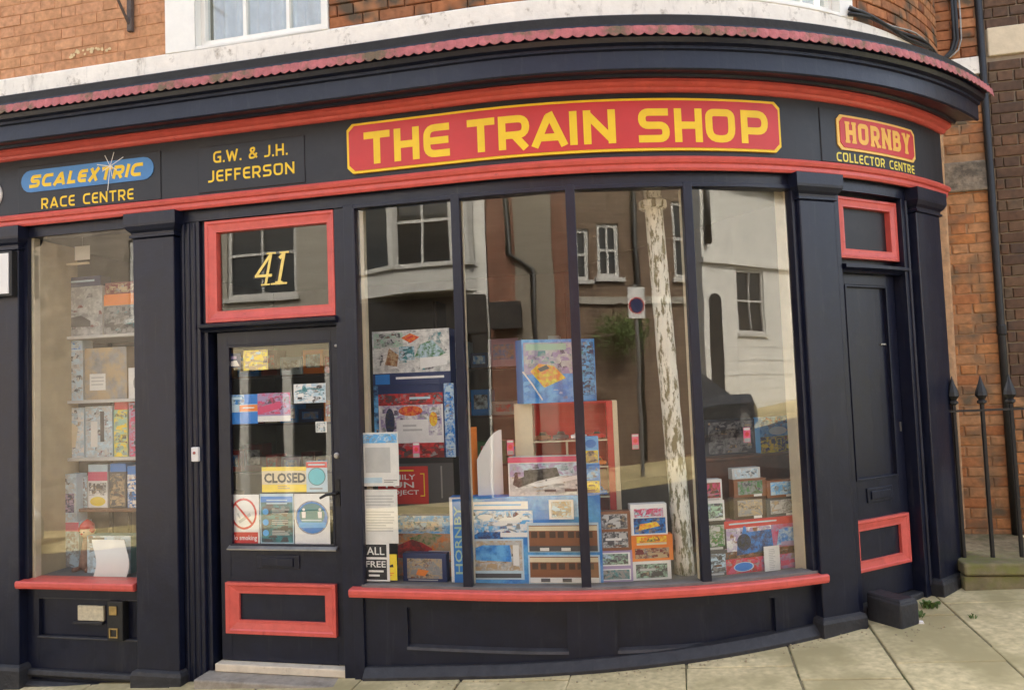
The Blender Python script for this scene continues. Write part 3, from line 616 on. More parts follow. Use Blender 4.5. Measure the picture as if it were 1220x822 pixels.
def brick_meshes(key, w_, h_, dp, m, n=4, r=.002, ch=.004):
    out = []
    for k in range(n):
        mb = MB(); j = lambda q=r: random.uniform(-q, q)
        b = [(-w_/2, 0), (w_/2, 0), (w_/2, h_), (-w_/2, h_)]
        outer = [(x+j(), z+j()) for x, z in b]
        inner = [(x-math.copysign(ch, x)+j(), z+(ch if z == 0 else -ch)+j()) for x, z in b]
        mb.loft([[(x, dp, z) for x, z in outer], [(x, -dp*.35+j(), z) for x, z in outer], [(x, -dp*.6+j(), z) for x, z in inner]])
        me = bpy.data.meshes.new(key); me.from_pydata(mb.v, [], mb.f); me.materials.append(m)
        bm = bmesh.new(); bm.from_mesh(me); bmesh.ops.recalc_face_normals(bm, faces=bm.faces); bm.to_mesh(me); bm.free(); out.append(me)
    return out
def lay(parent, f, thf, a0, a1, z0, z1, m, bh=.075, bl=.225, jt=.010, dp=.02, holes=(), bond='flemish', keep=None, r=.002, ch=.004):
    ms = {}
    row = 0; z = z0
    while z < z1 - .02:
        pat = [bl, bl/2] if bond == 'flemish' else [bl]
        off = (bl*.75 if row % 2 else 0.) if bond == 'flemish' else (bl/2 if row % 2 else 0.)
        x = a0 - off; k = 0
        while x < a1:
            L_ = pat[k % len(pat)]; xa, xb = max(x, a0), min(x+L_, a1)
            for q in holes:
                if q[2] < z+bh/2 < q[3]:
                    if xa < q[0] < xb: xb = q[0]
                    elif xa < q[1] < xb: xa = q[1]
                    elif xa >= q[0] and xb <= q[1]: xb = xa
            w_ = xb-xa-jt
            if w_ > .03 and (keep is None or keep((xa+xb)/2, z)):
                kk = round(w_*100)/100
                if kk not in ms: ms[kk] = brick_meshes('brick', kk, bh-jt, dp, m, 4, r, ch)
                o = bpy.data.objects.new('brick', random.choice(ms[kk])); COL.objects.link(o); o.parent = parent
                cx = (xa+xb)/2; p = f(cx, random.uniform(-.0015, .0015), z+jt/2) - WORLD[parent.name]
                o.location = p; o.rotation_euler = (random.uniform(-.01, .01), random.uniform(-.006, .006), thf(cx))
            x += L_; k += 1
        z += bh; row += 1
TERRA = brickmat('terracotta_painted_brick', [(.48, .245, .125), (.52, .27, .145), (.50, .26, .13), (.54, .29, .155)], .5, (.40, .20, .10), (.55, .8), 6)
REDBR = brickmat('weathered_red_brick', [(.30, .12, .055), (.40, .165, .07), (.23, .085, .04), (.36, .17, .08), (.44, .20, .09)], .7, (.10, .075, .05), (.5, .66), 7)
BROWNBR = brickmat('brown_brick', [(.105, .062, .04), (.135, .08, .05), (.085, .055, .04), (.16, .085, .048), (.12, .085, .055)], .6, (.06, .05, .042), (.55, .75), 9)
uf = lambda a, e, z: P3(a, UW+.012+e, z)
lay(uw, lambda a, e, z: P3(a, UW-.002+e, z), th_at, -3.95, -2.05, UB1, UB1+.6, TERRA, holes=HOLES, jt=.005, dp=.010, r=.0015, ch=.003)
lay(uw, uf, th_at, -.885, .75, UB1, UB1+.45, REDBR, jt=.009, dp=.015)
lay(uw, uf, th_at, 2.56, 3.9, UB1, UB1+.6, REDBR, jt=.009, dp=.015)
def upper_window(s0, s1, stile, cuts):
    z0 = UB1-.005; z1 = 5.55
    w1 = part('upper_window', WHITEP, shop, lambda m: (m.frame(s0, s1, z0, z1, .05, UW-.12, UW+.035, hole=(stile[0], stile[1], z0+.02, z1-.1))), bevel=.004)
    part('sash', WHITEP, w1, lambda m: (m.fbox(stile[0], stile[1], UW-.09, UW-.03, z0+.02, z0+.075), [m.fbox(q-.012, q+.012, UW-.085, UW-.035, z0+.075, z1-.1) for q in cuts], m.fbox(stile[0], stile[0]+.03, UW-.09, UW-.03, z0+.075, z1-.1), m.fbox(stile[1]-.03, stile[1], UW-.09, UW-.03, z0+.075, z1-.1), m.fbox(stile[0], stile[1], UW-.09, UW-.03, 4.72, 4.77)), bevel=.003)
    xs = [stile[0]+.03] + list(cuts) + [stile[1]-.03]
    for a, b in zip(xs, xs[1:]): part('pane', GLASSO, w1, lambda m: m.fbox(a+.005, b-.005, UW-.062, UW-.058, z0+.07, 5.5))
    def cur(m):
        n = 60; f = lambda k: (stile[0]+(stile[1]-stile[0])*k/n, UW-.17+.022*sin(k*1.1)+.012*sin(k*.43))
        for k in range(n): (a, da), (b, db) = f(k), f(k+1); m.face([P3(a, da, z0), P3(b, db, z0), P3(b, db, 5.5), P3(a, da, 5.5)])
    part('net_curtain', mat('net_curtain', (.72, .71, .68), .9, .08, 14), w1, cur, smooth=True)
def residue(m):
    for k in range(16):
        s0, h0 = inv(82+k*3.1+random.uniform(-2, 2), 66-k*.62+random.uniform(-3, 3), UW+.016); q = random.uniform(.008, .022)
        m.face([P3(s0+q*random.uniform(.6, 1.2)*cos(t), UW+.0105+k*.0001, h0+q*random.uniform(.5, 1.1)*sin(t)) for t in [pi*2*z/7 for z in range(7)]])
part('paint_residue', mat('yellowed_paint', (.62, .48, .26), .9, .15, 30), uw, residue)
upper_window(-2.045, -.885, (-1.82, -.925), (-1.505, -1.195))
upper_window(1.55, 2.56, (1.68, 2.44), (1.93, 2.18))
# end wall behind the shop front, orange brick
ow = part('end_wall', mat('lime_mortar', (.36, .22, .12), .95, .2, 14, .4, 50), shop, lambda m: m.hexa([W3(-.1, -.4, 0), W3(.60, -.4, 0), W3(.60, 0, 0), W3(-.1, 0, 0), W3(-.1, -.4, 6.2), W3(.60, -.4, 6.2), W3(.60, 0, 6.2), W3(-.1, 0, 6.2)]))
ORANGE = brickmat('orange_brick', [(.45, .19, .07), (.50, .235, .095), (.40, .16, .065), (.48, .255, .12), (.43, .215, .10)], .7, (.15, .115, .075), (.48, .66), 4.5)
wth = lambda a: -A0
lay(ow, lambda a, e, z: W3(a, -.002+e, z), wth, .10, .60, .42, 3.86, ORANGE, jt=.008, dp=.018, r=.003, ch=.006, keep=lambda a, z: not (2.98 < z < 3.2 and a > .28))
lay(ow, lambda a, e, z: W3(a, .01+e, z), wth, .25, .60, 4.0, 4.65, REDBR, jt=.009, dp=.018, r=.003, ch=.005)
part('worn_stone', mat('weathered_stone', (.25, .205, .15), .95, .3, 20, .8, 30, col2=(.10, .085, .065), thr=(.45, .6), c2scale=9), ow, lambda m: m.hexa([W3(.285, -.02, 2.985), W3(.595, -.02, 2.985), W3(.595, .035, 2.985), W3(.285, .035, 2.985), W3(.285, -.02, 3.215), W3(.595, -.02, 3.215), W3(.59, .03, 3.21), W3(.285, .03, 3.21)]), bevel=.012)
part('string_course', CREAM, ow, lambda m: m.hexa([W3(.25, -.02, 3.862), W3(.60, -.02, 3.862), W3(.60, .035, 3.862), W3(.25, .035, 3.862), W3(.25, -.02, 3.995), W3(.60, -.02, 3.995), W3(.60, .03, 3.995), W3(.25, .03, 3.995)]), bevel=.006)
part('cement_fillet', mat('cement_fillet', (.50, .30, .16), .95, .2, 18, .5, 40, col2=(.28, .2, .12), thr=(.5, .7), c2scale=10), ow, lambda m: m.hexa([W3(.17, .0, .5), W3(.29, .0, .5), W3(.275, .05, .5), W3(.18, .05, .5), W3(.17, .0, 3.5), W3(.325, .0, 3.5), W3(.30, .05, 3.5), W3(.18, .05, 3.5)]), bevel=.01)

# --- the room behind the glass
RB = -4.2
room = MB()
poly = [P3(s, -.125, 0) for s in [-3.75, -2, 0, .4, .8, 1.2, 1.6, 2.16]] + [P3(2.2, -.18, 0), P3(2.75, -.35, 0), P3(2.75, -1.3, 0), P3(.6, RB, 0), P3(-3.75, RB, 0)]
tag(part('shop_room_floor', ROOMF, None, lambda m: m.face([Vector((p.x, p.y, .10)) for p in poly])), kind='structure')
tag(part('shop_room_ceiling', ROOMC, None, lambda m: m.face([Vector((p.x, p.y, 2.93)) for p in poly])), kind='structure')
pw = poly[7:] + [poly[0]]
tag(part('shop_room_wall', ROOMW, None, lambda m: [m.face([Vector((a.x, a.y, .1)), Vector((b.x, b.y, .1)), Vector((b.x, b.y, 2.93)), Vector((a.x, a.y, 2.93))]) for a, b in zip(pw, pw[1:])]), kind='structure')

# ================================================================== SIGNS ON THE FASCIA
FD = .0455
ff = lambda x, y, l: P3(x, FD+l, y)
def notch_board(m, s0, s1, h0, h1, c, d0, d1, mi=0):
    # plate with notched corners, bent to the fascia
    def hl(s):
        k = min(s-s0, s1-s); return h0 + max(0, c-k), h1 - max(0, c-k)
    n = max(4, math.ceil((s1-s0)/.08)); ss = sorted(set([s0, s0+c*.5, s0+c, s1-c, s1-c*.5, s1] + [s0+c+(s1-s0-2*c)*k/n for k in range(n+1)]))
    m.loft([[P3(q, d0, hl(q)[0]), P3(q, d1, hl(q)[0]), P3(q, d1, hl(q)[1]), P3(q, d0, hl(q)[1])] for q in ss], mi)
def dark_panel(e, s0, s1, h0, h1): part('backing_panel', NAVYD, e, lambda m: m.fbox(s0, s1, .043, .051, h0, h1), bevel=.004)
e = empty('shop_sign', P3(.55, .05, 2.97), 'long red fascia sign with notched yellow border reading THE TRAIN SHOP', 'sign')
part('border', YELLOW, e, lambda m: notch_board(m, -.742, 1.842, 2.972, 3.275, .035, .043, .062))
part('board', SIGNRED, e, lambda m: notch_board(m, -.727, 1.827, 2.987, 3.260, .035, .05, .066))
LB = [(-.631, -.465), (-.439, -.281), (-.255, -.095), 0, (.012, .173), (.193, .370), (.380, .582), (.585, .647), (.672, .851), 0, (.979, 1.156), (1.185, 1.347), (1.367, 1.546), (1.583, 1.756)]
word(e, YELLOW, 'THE TRAIN SHOP', 0, 1, 3.017, 3.213, .215, ff, .0215, boxes=LB)
e = empty('brand_sign', P3(-2.6, .05, 2.94), 'dark panel with yellow italic lettering on a blue rounded strip, RACE CENTRE below', 'sign')
dark_panel(e, -3.145, -2.04, 2.945, 3.262)
def pill(m):
    a, b, c, r = -3.113, -2.087, 3.156, .074; pts = [(b-r+r*cos(t), c+r*sin(t)) for t in [(-pi/2+pi*k/8) for k in range(9)]] + [(a+r+r*cos(t), c+r*sin(t)) for t in [(pi/2+pi*k/8) for k in range(9)]]
    m.loft([[P3(x, .05, y) for x, y in pts], [P3(x, .056, y) for x, y in pts]])
part('blue_strip', SIGNBLUE, e, pill)
word(e, YELLOW, 'SCALEXTRIC', -3.05, -2.185, 3.11, 3.196, .265, ff, .0115, slant=.28, gap=.14)
word(e, YELLOW, 'RACE CENTRE', -2.955, -2.242, 2.963, 3.035, .17, ff, .0065, gap=.2)
part('paint_crack', PAPER, e, lambda m: [ribbon(m, [(-2.41, 3.195), (-2.41+x, 3.195+y)], .005, ff, .0135+k*.0002) for k, (x, y) in enumerate([(.10, .05), (.03, .09), (-.04, .075), (.05, -.03), (-.10, .02), (-.02, -.16), (.015, -.07), (-.06, -.03)])])
e = empty('owner_sign', P3(-1.4, .05, 2.95), 'dark fascia panel with the yellow names G.W. & J.H. JEFFERSON', 'sign')
dark_panel(e, -1.767, -1.028, 2.955, 3.25)
word(e, YELLOW, 'G.W. & J.H.', -1.657, -1.14, 3.138, 3.212, .17, ff, .0065, gap=.16, space=.4)
word(e, YELLOW, 'JEFFERSON', -1.696, -1.097, 3.017, 3.091, .17, ff, .0065, gap=.2)
e = empty('collector_sign', P3(2.65, .05, 2.94), 'dark panel with small red plate in yellow serif lettering, COLLECTOR CENTRE beneath', 'sign')
dark_panel(e, 2.138, 3.13, 2.946, 3.278)
part('border', mat('plate_border', (.85, .55, .12), .45, .06, 8), e, lambda m: notch_board(m, 2.262, 3.028, 3.028, 3.246, .03, .045, .058))
part('plate', SIGNRED, e, lambda m: notch_board(m, 2.282, 3.008, 3.043, 3.231, .03, .05, .062))
word(e, mat('plate_lettering', (.86, .48, .07), .45, .06, 8), 'HORNBY', 2.325, 2.955, 3.072, 3.205, .22, ff, .018, gap=.2, serif=True)
word(e, PALEYEL, 'COLLECTOR CENTRE', 2.252, 3.015, 2.955, 3.012, .18, ff, .0065, gap=.2)
e = empty('round_sign', P3(-3.36, .05, 3.05), 'round pale sign cut off at the left end of the fascia', 'sign')
part('disc', PLASTICW, e, lambda m: m.lathe(P3(-3.375, .045, 3.095), [(.001, .01), (.095, .012), (.10, .008), (.10, 0)], n=28, ax=(-sin(A0), -cos(A0), 0)))
part('centre', GREYW, e, lambda m: m.lathe(P3(-3.375, .058, 3.095), [(.001, .002), (.07, .002), (.07, 0)], n=24, ax=(-sin(A0), -cos(A0), 0)))
e = empty('house_number', P3(-1.3, -.05, 2.35), 'gold italic number 41 on the glass above the door', 'number')
def fortyone(m):
    fn = lambda x, y, l: P3(x, -.0385+l, y)
    letters(m, '4', -1.435, -1.345, 2.355, 2.56, .085, fn, .001, slant=.22, serif=True, boxes=[(-1.45, -1.33)])
    letters(m, '1', 0, 1, 2.355, 2.56, .10, fn, .001, slant=.22, serif=True, boxes=[(-1.315, -1.23)])
part('lettering', GOLD, e, fortyone)
def fortyone_sh(m):
    fn = lambda x, y, l: P3(x, -.0385+l, y)
    letters(m, '4', 0, 1, 2.347, 2.552, .13, fn, .0001, slant=.22, boxes=[(-1.462, -1.342)])
    letters(m, '1', 0, 1, 2.347, 2.552, .15, fn, .0001, slant=.22, boxes=[(-1.327, -1.242)])
part('shadow_edge', BLACKM, e, fortyone_sh)
e = empty('projecting_notice', P3(-3.28, .06, 2.33), 'white framed notice box at the left edge, on the navy pilaster', 'notice')
part('case', BLACKP, e, lambda m: m.fbox(-3.56, inv(13, 325, .11)[0], .058, .105, inv(5, 353, .11)[1], inv(5, 299, .11)[1]), bevel=.004)
part('sheet', PLASTICW, e, lambda m: m.fbox(-3.545, inv(10, 325, .11)[0], .105, .112, inv(5, 350, .11)[1], inv(5, 302, .11)[1]))
# small fixtures on the front
e = empty('door_bell', P3(-1.87, .02, 1.28), 'small white doorbell on the door post', 'doorbell')
part('case', PLASTICW, e, lambda m: m.fbox(-1.865, -1.815, .004, .03, 1.27, 1.36), bevel=.006)
part('button', mat('bell_button', (.4, .12, .1), .4), e, lambda m: m.lathe(P3(-1.84, .03, 1.325), [(.009, 0), (.009, .004), (.004, .006)], ax=(-sin(A0), -cos(A0), 0)))
e = empty('name_plate', P3(-2.63, 0, .23), 'worn cream plate with a grey ledge below the left window', 'plate')
a0, b0 = inv(92, 721, -.01); a1, b1 = inv(123, 740, -.01)
part('plate', mat('cream_plate', (.55, .50, .36), .6, .2, 40), e, lambda m: m.fbox(a0, a1, -.03, -.012, b1, b0), bevel=.003)
part('ledge', NAVYD, e, lambda m: m.fbox(a0-.03, a1, -.03, .0, b1-.022, b1-.003), bevel=.003)
a0, b0 = inv(127, 716, .03); a1, b1 = inv(146, 764, .03)
e = empty('lock_box', P3(a0, .02, b1), 'black upright fitting with brass top beside the cream plate', 'fitting')
part('body', BLACKP, e, lambda m: m.fbox(a0, a1, -.03, .028, b1, b0), bevel=.005)
part('brass_cap', BRASS, e, lambda m: m.fbox(a0+.02, a1-.04, .028, .036, b0-.085, b0-.03), bevel=.003)
part('flap', BRASS, e, lambda m: (m.frame(a0+.018, a1-.035, b1+.02, b1+.08, .008, .028, .034),))

# ================================================================== WINDOW DISPLAYS
FL = .5205
PIC = lambda a, b, c, d, A, B, s: ('r', a, b, c, d, (A, B, s))
# --- bow window, first light
card('typed_notice', 'white notice with a blue heading taped in the corner of the first bow pane', 'notice', (430, 515, 475, 579), -.012, 'paper', [PIC(.03, .80, .97, .97, 'sky', 'pale', 60), ('r', .12, .25, .78, .72, 'lgrey'), ('r', .05, .06, .55, .16, 'pale'), ('l', .6, .05, .95, .12, 2, 'grey')])
card('letter_sheet', 'plain typed white sheet below the blue headed notice', 'notice', (432, 583, 474, 647), -.0125, 'paper', [('l', .1, .68, .9, .9, 4, 'lgrey'), ('l', .1, .2, .9, .6, 8, 'lgrey')])
card('offer_card', 'black and white card reading ALL FREE in the corner of the bow window', 'notice', (433, 646, 464, 692), -.0135, 'white', [('r', .06, .62, .9, .95, 'black'), ('t', 'ALL', .14, .68, .82, .88, 'white'), ('r', .06, .04, .9, .56, 'black'), ('t', 'FREE', .10, .36, .86, .52, 'white'), ('l', .2, .08, .8, .3, 2, 'white')])
card('yellow_card', 'small yellow card overlapping the black and white offer card', 'notice', (457, 660, 473, 691), -.016, 'yellow', [('p', [(.3, .42), (.5, .5), (.75, .5), (.7, .62), (.35, .55)], 'black'), ('l', .15, .15, .85, .3, 2, 'orange')])
carton('e1', 'picture_box', 'toy box with a seaside scene low in the first bow pane', 'toy box', (474, 614, 541, 691), -.26, .07, 'navy', [PIC(0, 0, 1, 1, 'tan', 'orange', 18), PIC(0, .70, 1, 1, 'pale', 'sky', 20), PIC(.1, .74, .8, .9, 'cream', 'pale', 25), ('p', [(0, .30), (.5, .22), (.62, .45), (.3, .62), (.0, .5)], ('red', 'maroon', 25)), ('p', [(.2, .62), (.6, .5), (.8, .68), (.5, .72)], ('green', 'tan', 30)), ('r', .55, .28, .92, .42, 'paper')], rest=FL)
carton('f1', 'model_box', 'small navy box with a clear window at the front of the first bow pane', 'toy box', (480, 659, 532, 692), -.12, .06, 'navy', [PIC(.10, .12, .90, .82, 'grey', 'tan', 35), ('p', [(.3, .25), (.5, .2), (.6, .4), (.35, .45)], 'orange'), ('l', .12, .02, .8, .1, 1, 'lgrey')], rest=FL)
e = empty('display_stand', P3(-.40, -.40, FL), 'black block carrying the case with the red label in the bow window', 'stand')
h_st = inv(500, 614, -.36)[1]
part('block', BLACKM, e, lambda m: m.fbox(-.58, -.14, -.62, -.345, FL, h_st-.012), bevel=.004)
part('top_board', BLACKM, e, lambda m: m.fbox(-.60, -.12, -.63, -.34, h_st-.012, h_st))
TOPS['st'] = h_st
carton('g1', 'black_case', 'black case with a square red label reading FAMILY FUN PROJECT', 'case', (447, 545, 541, 614), -.36, .16, 'black', [('r', .0, .15, 1, .9, 'dgrey'), ('r', .04, .20, .68, .85, 'red'), ('t', 'FAMILY', .10, .62, .52, .71, 'white'), ('t', 'FUN', .14, .48, .50, .58, 'white'), ('t', 'PROJECT', .10, .34, .56, .44, 'white'), ('l', .14, .74, .5, .80, 1, 'yellow'), ('s', [(.58, .72), (.63, .72), (.63, .34), (.58, .34)], .012, 'yellow'), ('r', .84, .3, .86, .85, 'grey')], rest='st')
carton('h1', 'train_set_box', 'blue edged train set box with a red and white picture and price slip', 'toy box', (446, 458, 542, 545), -.36, .12, 'navy', [PIC(.0, .0, .06, 1, 'sky', 'navy', 10), ('r', .06, .12, .86, .86, 'white'), PIC(.06, .72, .86, .88, 'red', 'maroon', 20), ('l', .45, .77, .82, .84, 1, 'pale'), PIC(.08, .30, .84, .72, 'paper', 'lilac', 24), ('e', .46, .64, .15, .07, ('red', 'orange', 40)), ('e', .20, .5, .06, .18, ('dgrey', 'navy', 50)), ('e', .74, .52, .05, .10, ('orange', 'yellow', 50)), ('r', .28, .28, .68, .52, 'white'), ('l', .36, .34, .6, .46, 2, 'lgrey'), PIC(.06, .0, .86, .2, 'red', 'maroon', 14), PIC(.88, 0, 1, 1, 'blue', 'pale', 22)], rest='g1')
carton('i1', 'tram_set_box', 'pale tram picture box with a navy strip, topmost in the first bow pane', 'toy box', (444, 393, 536, 458), -.36, .12, 'navy', [PIC(0, .22, 1, 1, 'lgrey', 'paper', 22), PIC(.02, .7, .4, .96, 'mint', 'lgrey', 30), ('p', [(.38, .86), (.5, .94), (.62, .86), (.5, .76)], ('red', 'orange', 50)), ('p', [(.16, .38), (.32, .34), (.34, .55), (.22, .68)], ('tan', 'brown', 40)), ('p', [(.55, .50), (.75, .42), (.95, .55), (.78, .8), (.62, .72)], ('green', 'pale', 40)), PIC(.35, .45, .55, .7, 'pale', 'teal', 34), ('p', [(.62, .28), (.96, .34), (.98, .5), (.62, .48)], 'white'), ('r', 0, 0, 1, .22, 'navy'), ('r', .03, .02, .22, .2, 'blue'), ('l', .30, .07, .92, .16, 1, 'white')], rest='h1')
# --- second light
carton('a2', 'train_set_box', 'wide bright blue train set box with two brown coaches, front of the bow window', 'toy box', (539, 591, 714, 692), -.10, .085, 'blue', [PIC(0, 0, 1, 1, 'sky', 'blue', 5), ('r', .0, 0, .10, 1, 'paper'), ('r', .02, .02, .088, .98, 'blue'), ('tv', 'HORNBY', .03, .12, .078, .9, 'mint'), ('r', .14, .855, .53, .945, 'white'), ('l', .17, .88, .5, .92, 1, 'sky'), PIC(.12, .55, .56, .84, 'sky', 'white', 16), ('e', .24, .77, .05, .03, 'white'), ('e', .41, .73, .08, .035, 'white'), ('e', .34, .69, .05, .025, 'white'), ('p', [(.12, .52), (.20, .60), (.34, .60), (.36, .52)], ('blue', 'navy', 30)), ('r', .34, .54, .55, .59, 'white'),
   ('r', .125, .06, .49, .52, 'pale'), PIC(.135, .16, .48, .50, 'lgrey', 'tan', 20), ('p', [(.17, .28), (.17, .42), (.22, .45), (.40, .45), (.41, .26)], ('blue', 'sky', 12)), ('r', .14, .08, .47, .13, 'dgrey'), ('r', .42, .22, .46, .45, 'paper'),
   ('r', .52, .37, .985, .70, 'pale'), ('r', .53, .38, .975, .67, 'brown'), ('r', .53, .61, .975, .66, 'cream'), *[('r', .545+.054*k+.012*(k//2), 0.53, .585+.054*k+.012*(k//2), 0.6, 'dbrown') for k in range(7)], ('r', .53, .38, .975, .44, 'dgrey'), ('r', .60, .385, .66, .42, 'paper'), ('r', .74, .385, .8, .42, 'paper'),
   ('r', .52, .02, .985, .34, 'pale'), ('r', .53, .03, .975, .32, 'brown'), ('r', .53, .26, .975, .31, 'cream'), *[('r', .545+.054*k+.012*(k//2), 0.18, .585+.054*k+.012*(k//2), 0.25, 'dbrown') for k in range(7)], ('r', .53, .03, .975, .09, 'paper'), ('r', .60, .04, .66, .08, 'dgrey'), ('r', .74, .04, .8, .08, 'dgrey'),
   ('r', .67, .74, .83, .96, 'paper'), PIC(.685, .76, .815, .94, 'tan', 'pale', 40)], rest=FL)
carton('b2', 'locomotive_box', 'flat box picturing a dark steam locomotive, lying on the blue train set', 'toy box', (607, 544, 690, 591), -.105, .08, 'white', [PIC(.02, .02, .98, .84, 'lgrey', 'paper', 12), PIC(.02, .5, .98, .84, 'pale', 'lilac', 10), ('r', 0, .86, 1, 1, 'pink'), ('p', [(.06, .30), (.10, .62), (.13, .62), (.14, .45), (.22, .5), (.22, .66), (.68, .72), (.72, .5), (.40, .38), (.14, .22)], ('black', 'dgrey', 60)), ('p', [(.3, .30), (.98, .52), (.98, .42), (.4, .22)], 'white'), ('r', .5, .1, .66, .16, 'dgrey'), ('r', .78, .1, .95, .16, 'dgrey')], rest='a2')
carton('b2b', 'model_box', 'small blue box on the train set, right of the locomotive box', 'toy box', (694, 553, 715, 591), -.11, .06, 'blue', [PIC(.05, .05, .95, .45, 'yellow', 'brown', 24), PIC(.05, .5, .95, .95, 'sky', 'blue', 20)], rest='a2')
carton('b2c', 'model_box', 'small yellow and blue box on the small blue box', 'toy box', (695, 520, 713, 553), -.11, .06, 'sky', [PIC(.05, .05, .95, .5, 'yellow', 'tan', 24), ('e', .5, .75, .35, .15, 'blue')], rest='b2b')
e = empty('leaflet', P3(inv(580, 590, -.15)[0], -.15, TOPS['a2']), 'curved white leaflet with an orange edge standing on the blue train set box', 'leaflet')
def leaf(m, x0, x1, y0, y1, d, cr):
    sa, ht = inv(x0, y0, d); sb, hb = inv(x1, y1, d); hb = max(hb, TOPS['a2'])
    n = 10; top = lambda k: ht - cr*(ht-hb)*(1-sin(pi/2*k/n))
    for k in range(n):
        a, b = sa+(sb-sa)*k/n, sa+(sb-sa)*(k+1)/n; da, db = d-.05*(k/n)**2, d-.05*((k+1)/n)**2
        m.hexa([P3(a, da-.002, hb), P3(b, db-.002, hb), P3(b, db, hb), P3(a, da, hb), P3(a, da-.002, top(k)), P3(b, db-.002, top(k+1)), P3(b, db, top(k+1)), P3(a, da, top(k))])
part('sheet', PAPER, e, lambda m: leaf(m, 567, 598, 513, 592, -.15, .45))
part('orange_edge', pm('orange'), e, lambda m: leaf(m, 556, 568, 509, 592, -.155, .0))
# cabinet of toy vehicles
CB = -.46
sa, ht = inv(620, 481, CB); sb, _ = inv(727, 481, CB)
e = empty('display_cabinet', P3((sa+sb)/2, CB-.1, FL), 'cream and red open cabinet of shelves with toy vehicles', 'cabinet')
thc = th_at((sa+sb)/2); wc = sb-sa; fc = local(P3((sa+sb)/2, CB, FL) - Vector((cos(thc), sin(thc), 0))*wc/2, thc); hc = ht-FL
def lb(m, x0, x1, y0, y1, l0, l1): m.hexa([fc(x0, y0, l0), fc(x1, y0, l0), fc(x1, y0, l1), fc(x0, y0, l1), fc(x0, y1, l0), fc(x1, y1, l0), fc(x1, y1, l1), fc(x0, y1, l1)])
part('side_panel', pm('cream'), e, lambda m: lb(m, 0, .115, 0, hc, -.2, 0), bevel=.003)
part('side_panel', pm('red'), e, lambda m: lb(m, wc-.07, wc-.03, 0, hc, -.2, 0), bevel=.003)
part('side_panel', pm('cream'), e, lambda m: lb(m, wc-.03, wc, 0, hc, -.2, .004), bevel=.003)
part('back_panel', pm('red'), e, lambda m: lb(m, .115, wc-.07, 0, hc, -.2, -.19))
SHY = [hc*.42, hc*.60, hc*.76, hc-.012]
for y in SHY: part('shelf', pm('cream' if y < hc-.02 else 'red'), e, lambda m: lb(m, .115, wc-.07, y, y+.01, -.19, -.005))
part('divider', pm('cream'), e, lambda m: lb(m, wc*.5-.006, wc*.5+.006, SHY[0]+.01, SHY[2], -.19, -.01))
TOPS['cab'] = ht
def toycar(f, col, label):
    o = f(0, 0, 0); t = empty('toy_car', o, label, 'toy car')
    m = MB(); m.loft([[f(x, y, l) for x, y in [(-.04, .006), (-.04, .02), (-.022, .022), (-.014, .036), (.014, .036), (.024, .022), (.04, .019), (.04, .006)]] for l in (-.032, 0)]); obj('body', m, pm(col), t, bevel=.002)
    m = MB(); m.loft([[f(x, y, l) for x, y in [(-.018, .023), (-.012, .033), (.012, .033), (.018, .023)]] for l in (-.0325, .0006)]); obj('windows', m, BLACKM, t)
    for x in (-.025, .025):
        m = MB(); m.lathe(f(x, .008, -.033), [(.008, 0), (.008, .035)], n=8, ax=(f(0, 0, 1)-f(0, 0, 0))); obj('wheel', m, BLACKM, t)
for r_, (sh, cs) in enumerate((('upper', ('brown', 'dgrey', 'white', 'red')), ('middle', ('lgrey', 'green', 'yellow', 'orange')), ('lower', ('red', 'cream', 'orange', 'blue')))):
    for k, (c_, ps) in enumerate(zip(cs, ('far left', 'left of the divider', 'right of the divider', 'far right'))):
        y = SHY[2-r_]+.0102; x = .115 + (wc-.185)*(.13+.245*k)
        toycar(lambda a, b, l, x=x, y=y: fc(x+a*1.25, y+b*1.5, l*1.5-.008), c_, '%s toy car on the %s shelf of the red cabinet, %s' % (c_.replace('dgrey', 'dark').replace('lgrey', 'grey'), sh, ps))
carton('d2', 'racing_set_box', 'tall blue toy box with a yellow car picture, standing turned on the cabinet', 'toy box', (626, 404, 708, 479), -.50, .11, 'blue', [PIC(0, 0, 1, 1, 'blue', 'sky', 9), PIC(.02, .45, .72, .95, 'lgrey', 'lilac', 12), ('r', .05, .83, .6, .93, 'mint'), ('p', [(.1, .5), (.22, .62), (.42, .58), (.58, .38), (.28, .24)], ('yellow', 'orange', 30)), ('p', [(.2, .54), (.32, .6), (.36, .54), (.24, .49)], 'dgrey'), ('s', [(0, .5), (.12, .3), (.25, .05)], .02, 'paper'), PIC(.72, .1, .98, .95, 'sky', 'navy', 24)], rest='cab', yaw=.46)
# --- third light
carton('b3', 'twin_model_box', 'pink and white double window box at the front of the third bow pane', 'toy box', (703, 656, 753, 694), -.13, .06, 'lilac', [('r', .05, .52, .95, .94, 'white'), PIC(.1, .56, .9, .9, 'dgrey', 'mint', 34), ('r', .05, .06, .95, .42, 'white'), PIC(.08, .09, .92, .39, 'grey', 'teal', 30)], rest=FL)
carton('a3', 'model_box', 'brown window box standing on the pink double box', 'toy box', (714, 609, 751, 656), -.13, .06, 'brown', [PIC(.10, .55, .9, .93, 'dgrey', 'lgrey', 40), PIC(.10, .08, .9, .48, 'dgrey', 'lgrey', 34), ('r', .2, .26, .7, .32, 'paper')], rest='b3')
carton('c3c', 'model_box', 'white window box at the foot of the stack beside the flaking post', 'toy box', (754, 668, 799, 693), -.14, .06, 'paper', [PIC(.10, .12, .9, .85, 'dgrey', 'mint', 30), ('r', .2, .5, .6, .62, 'lgrey')], rest=FL)
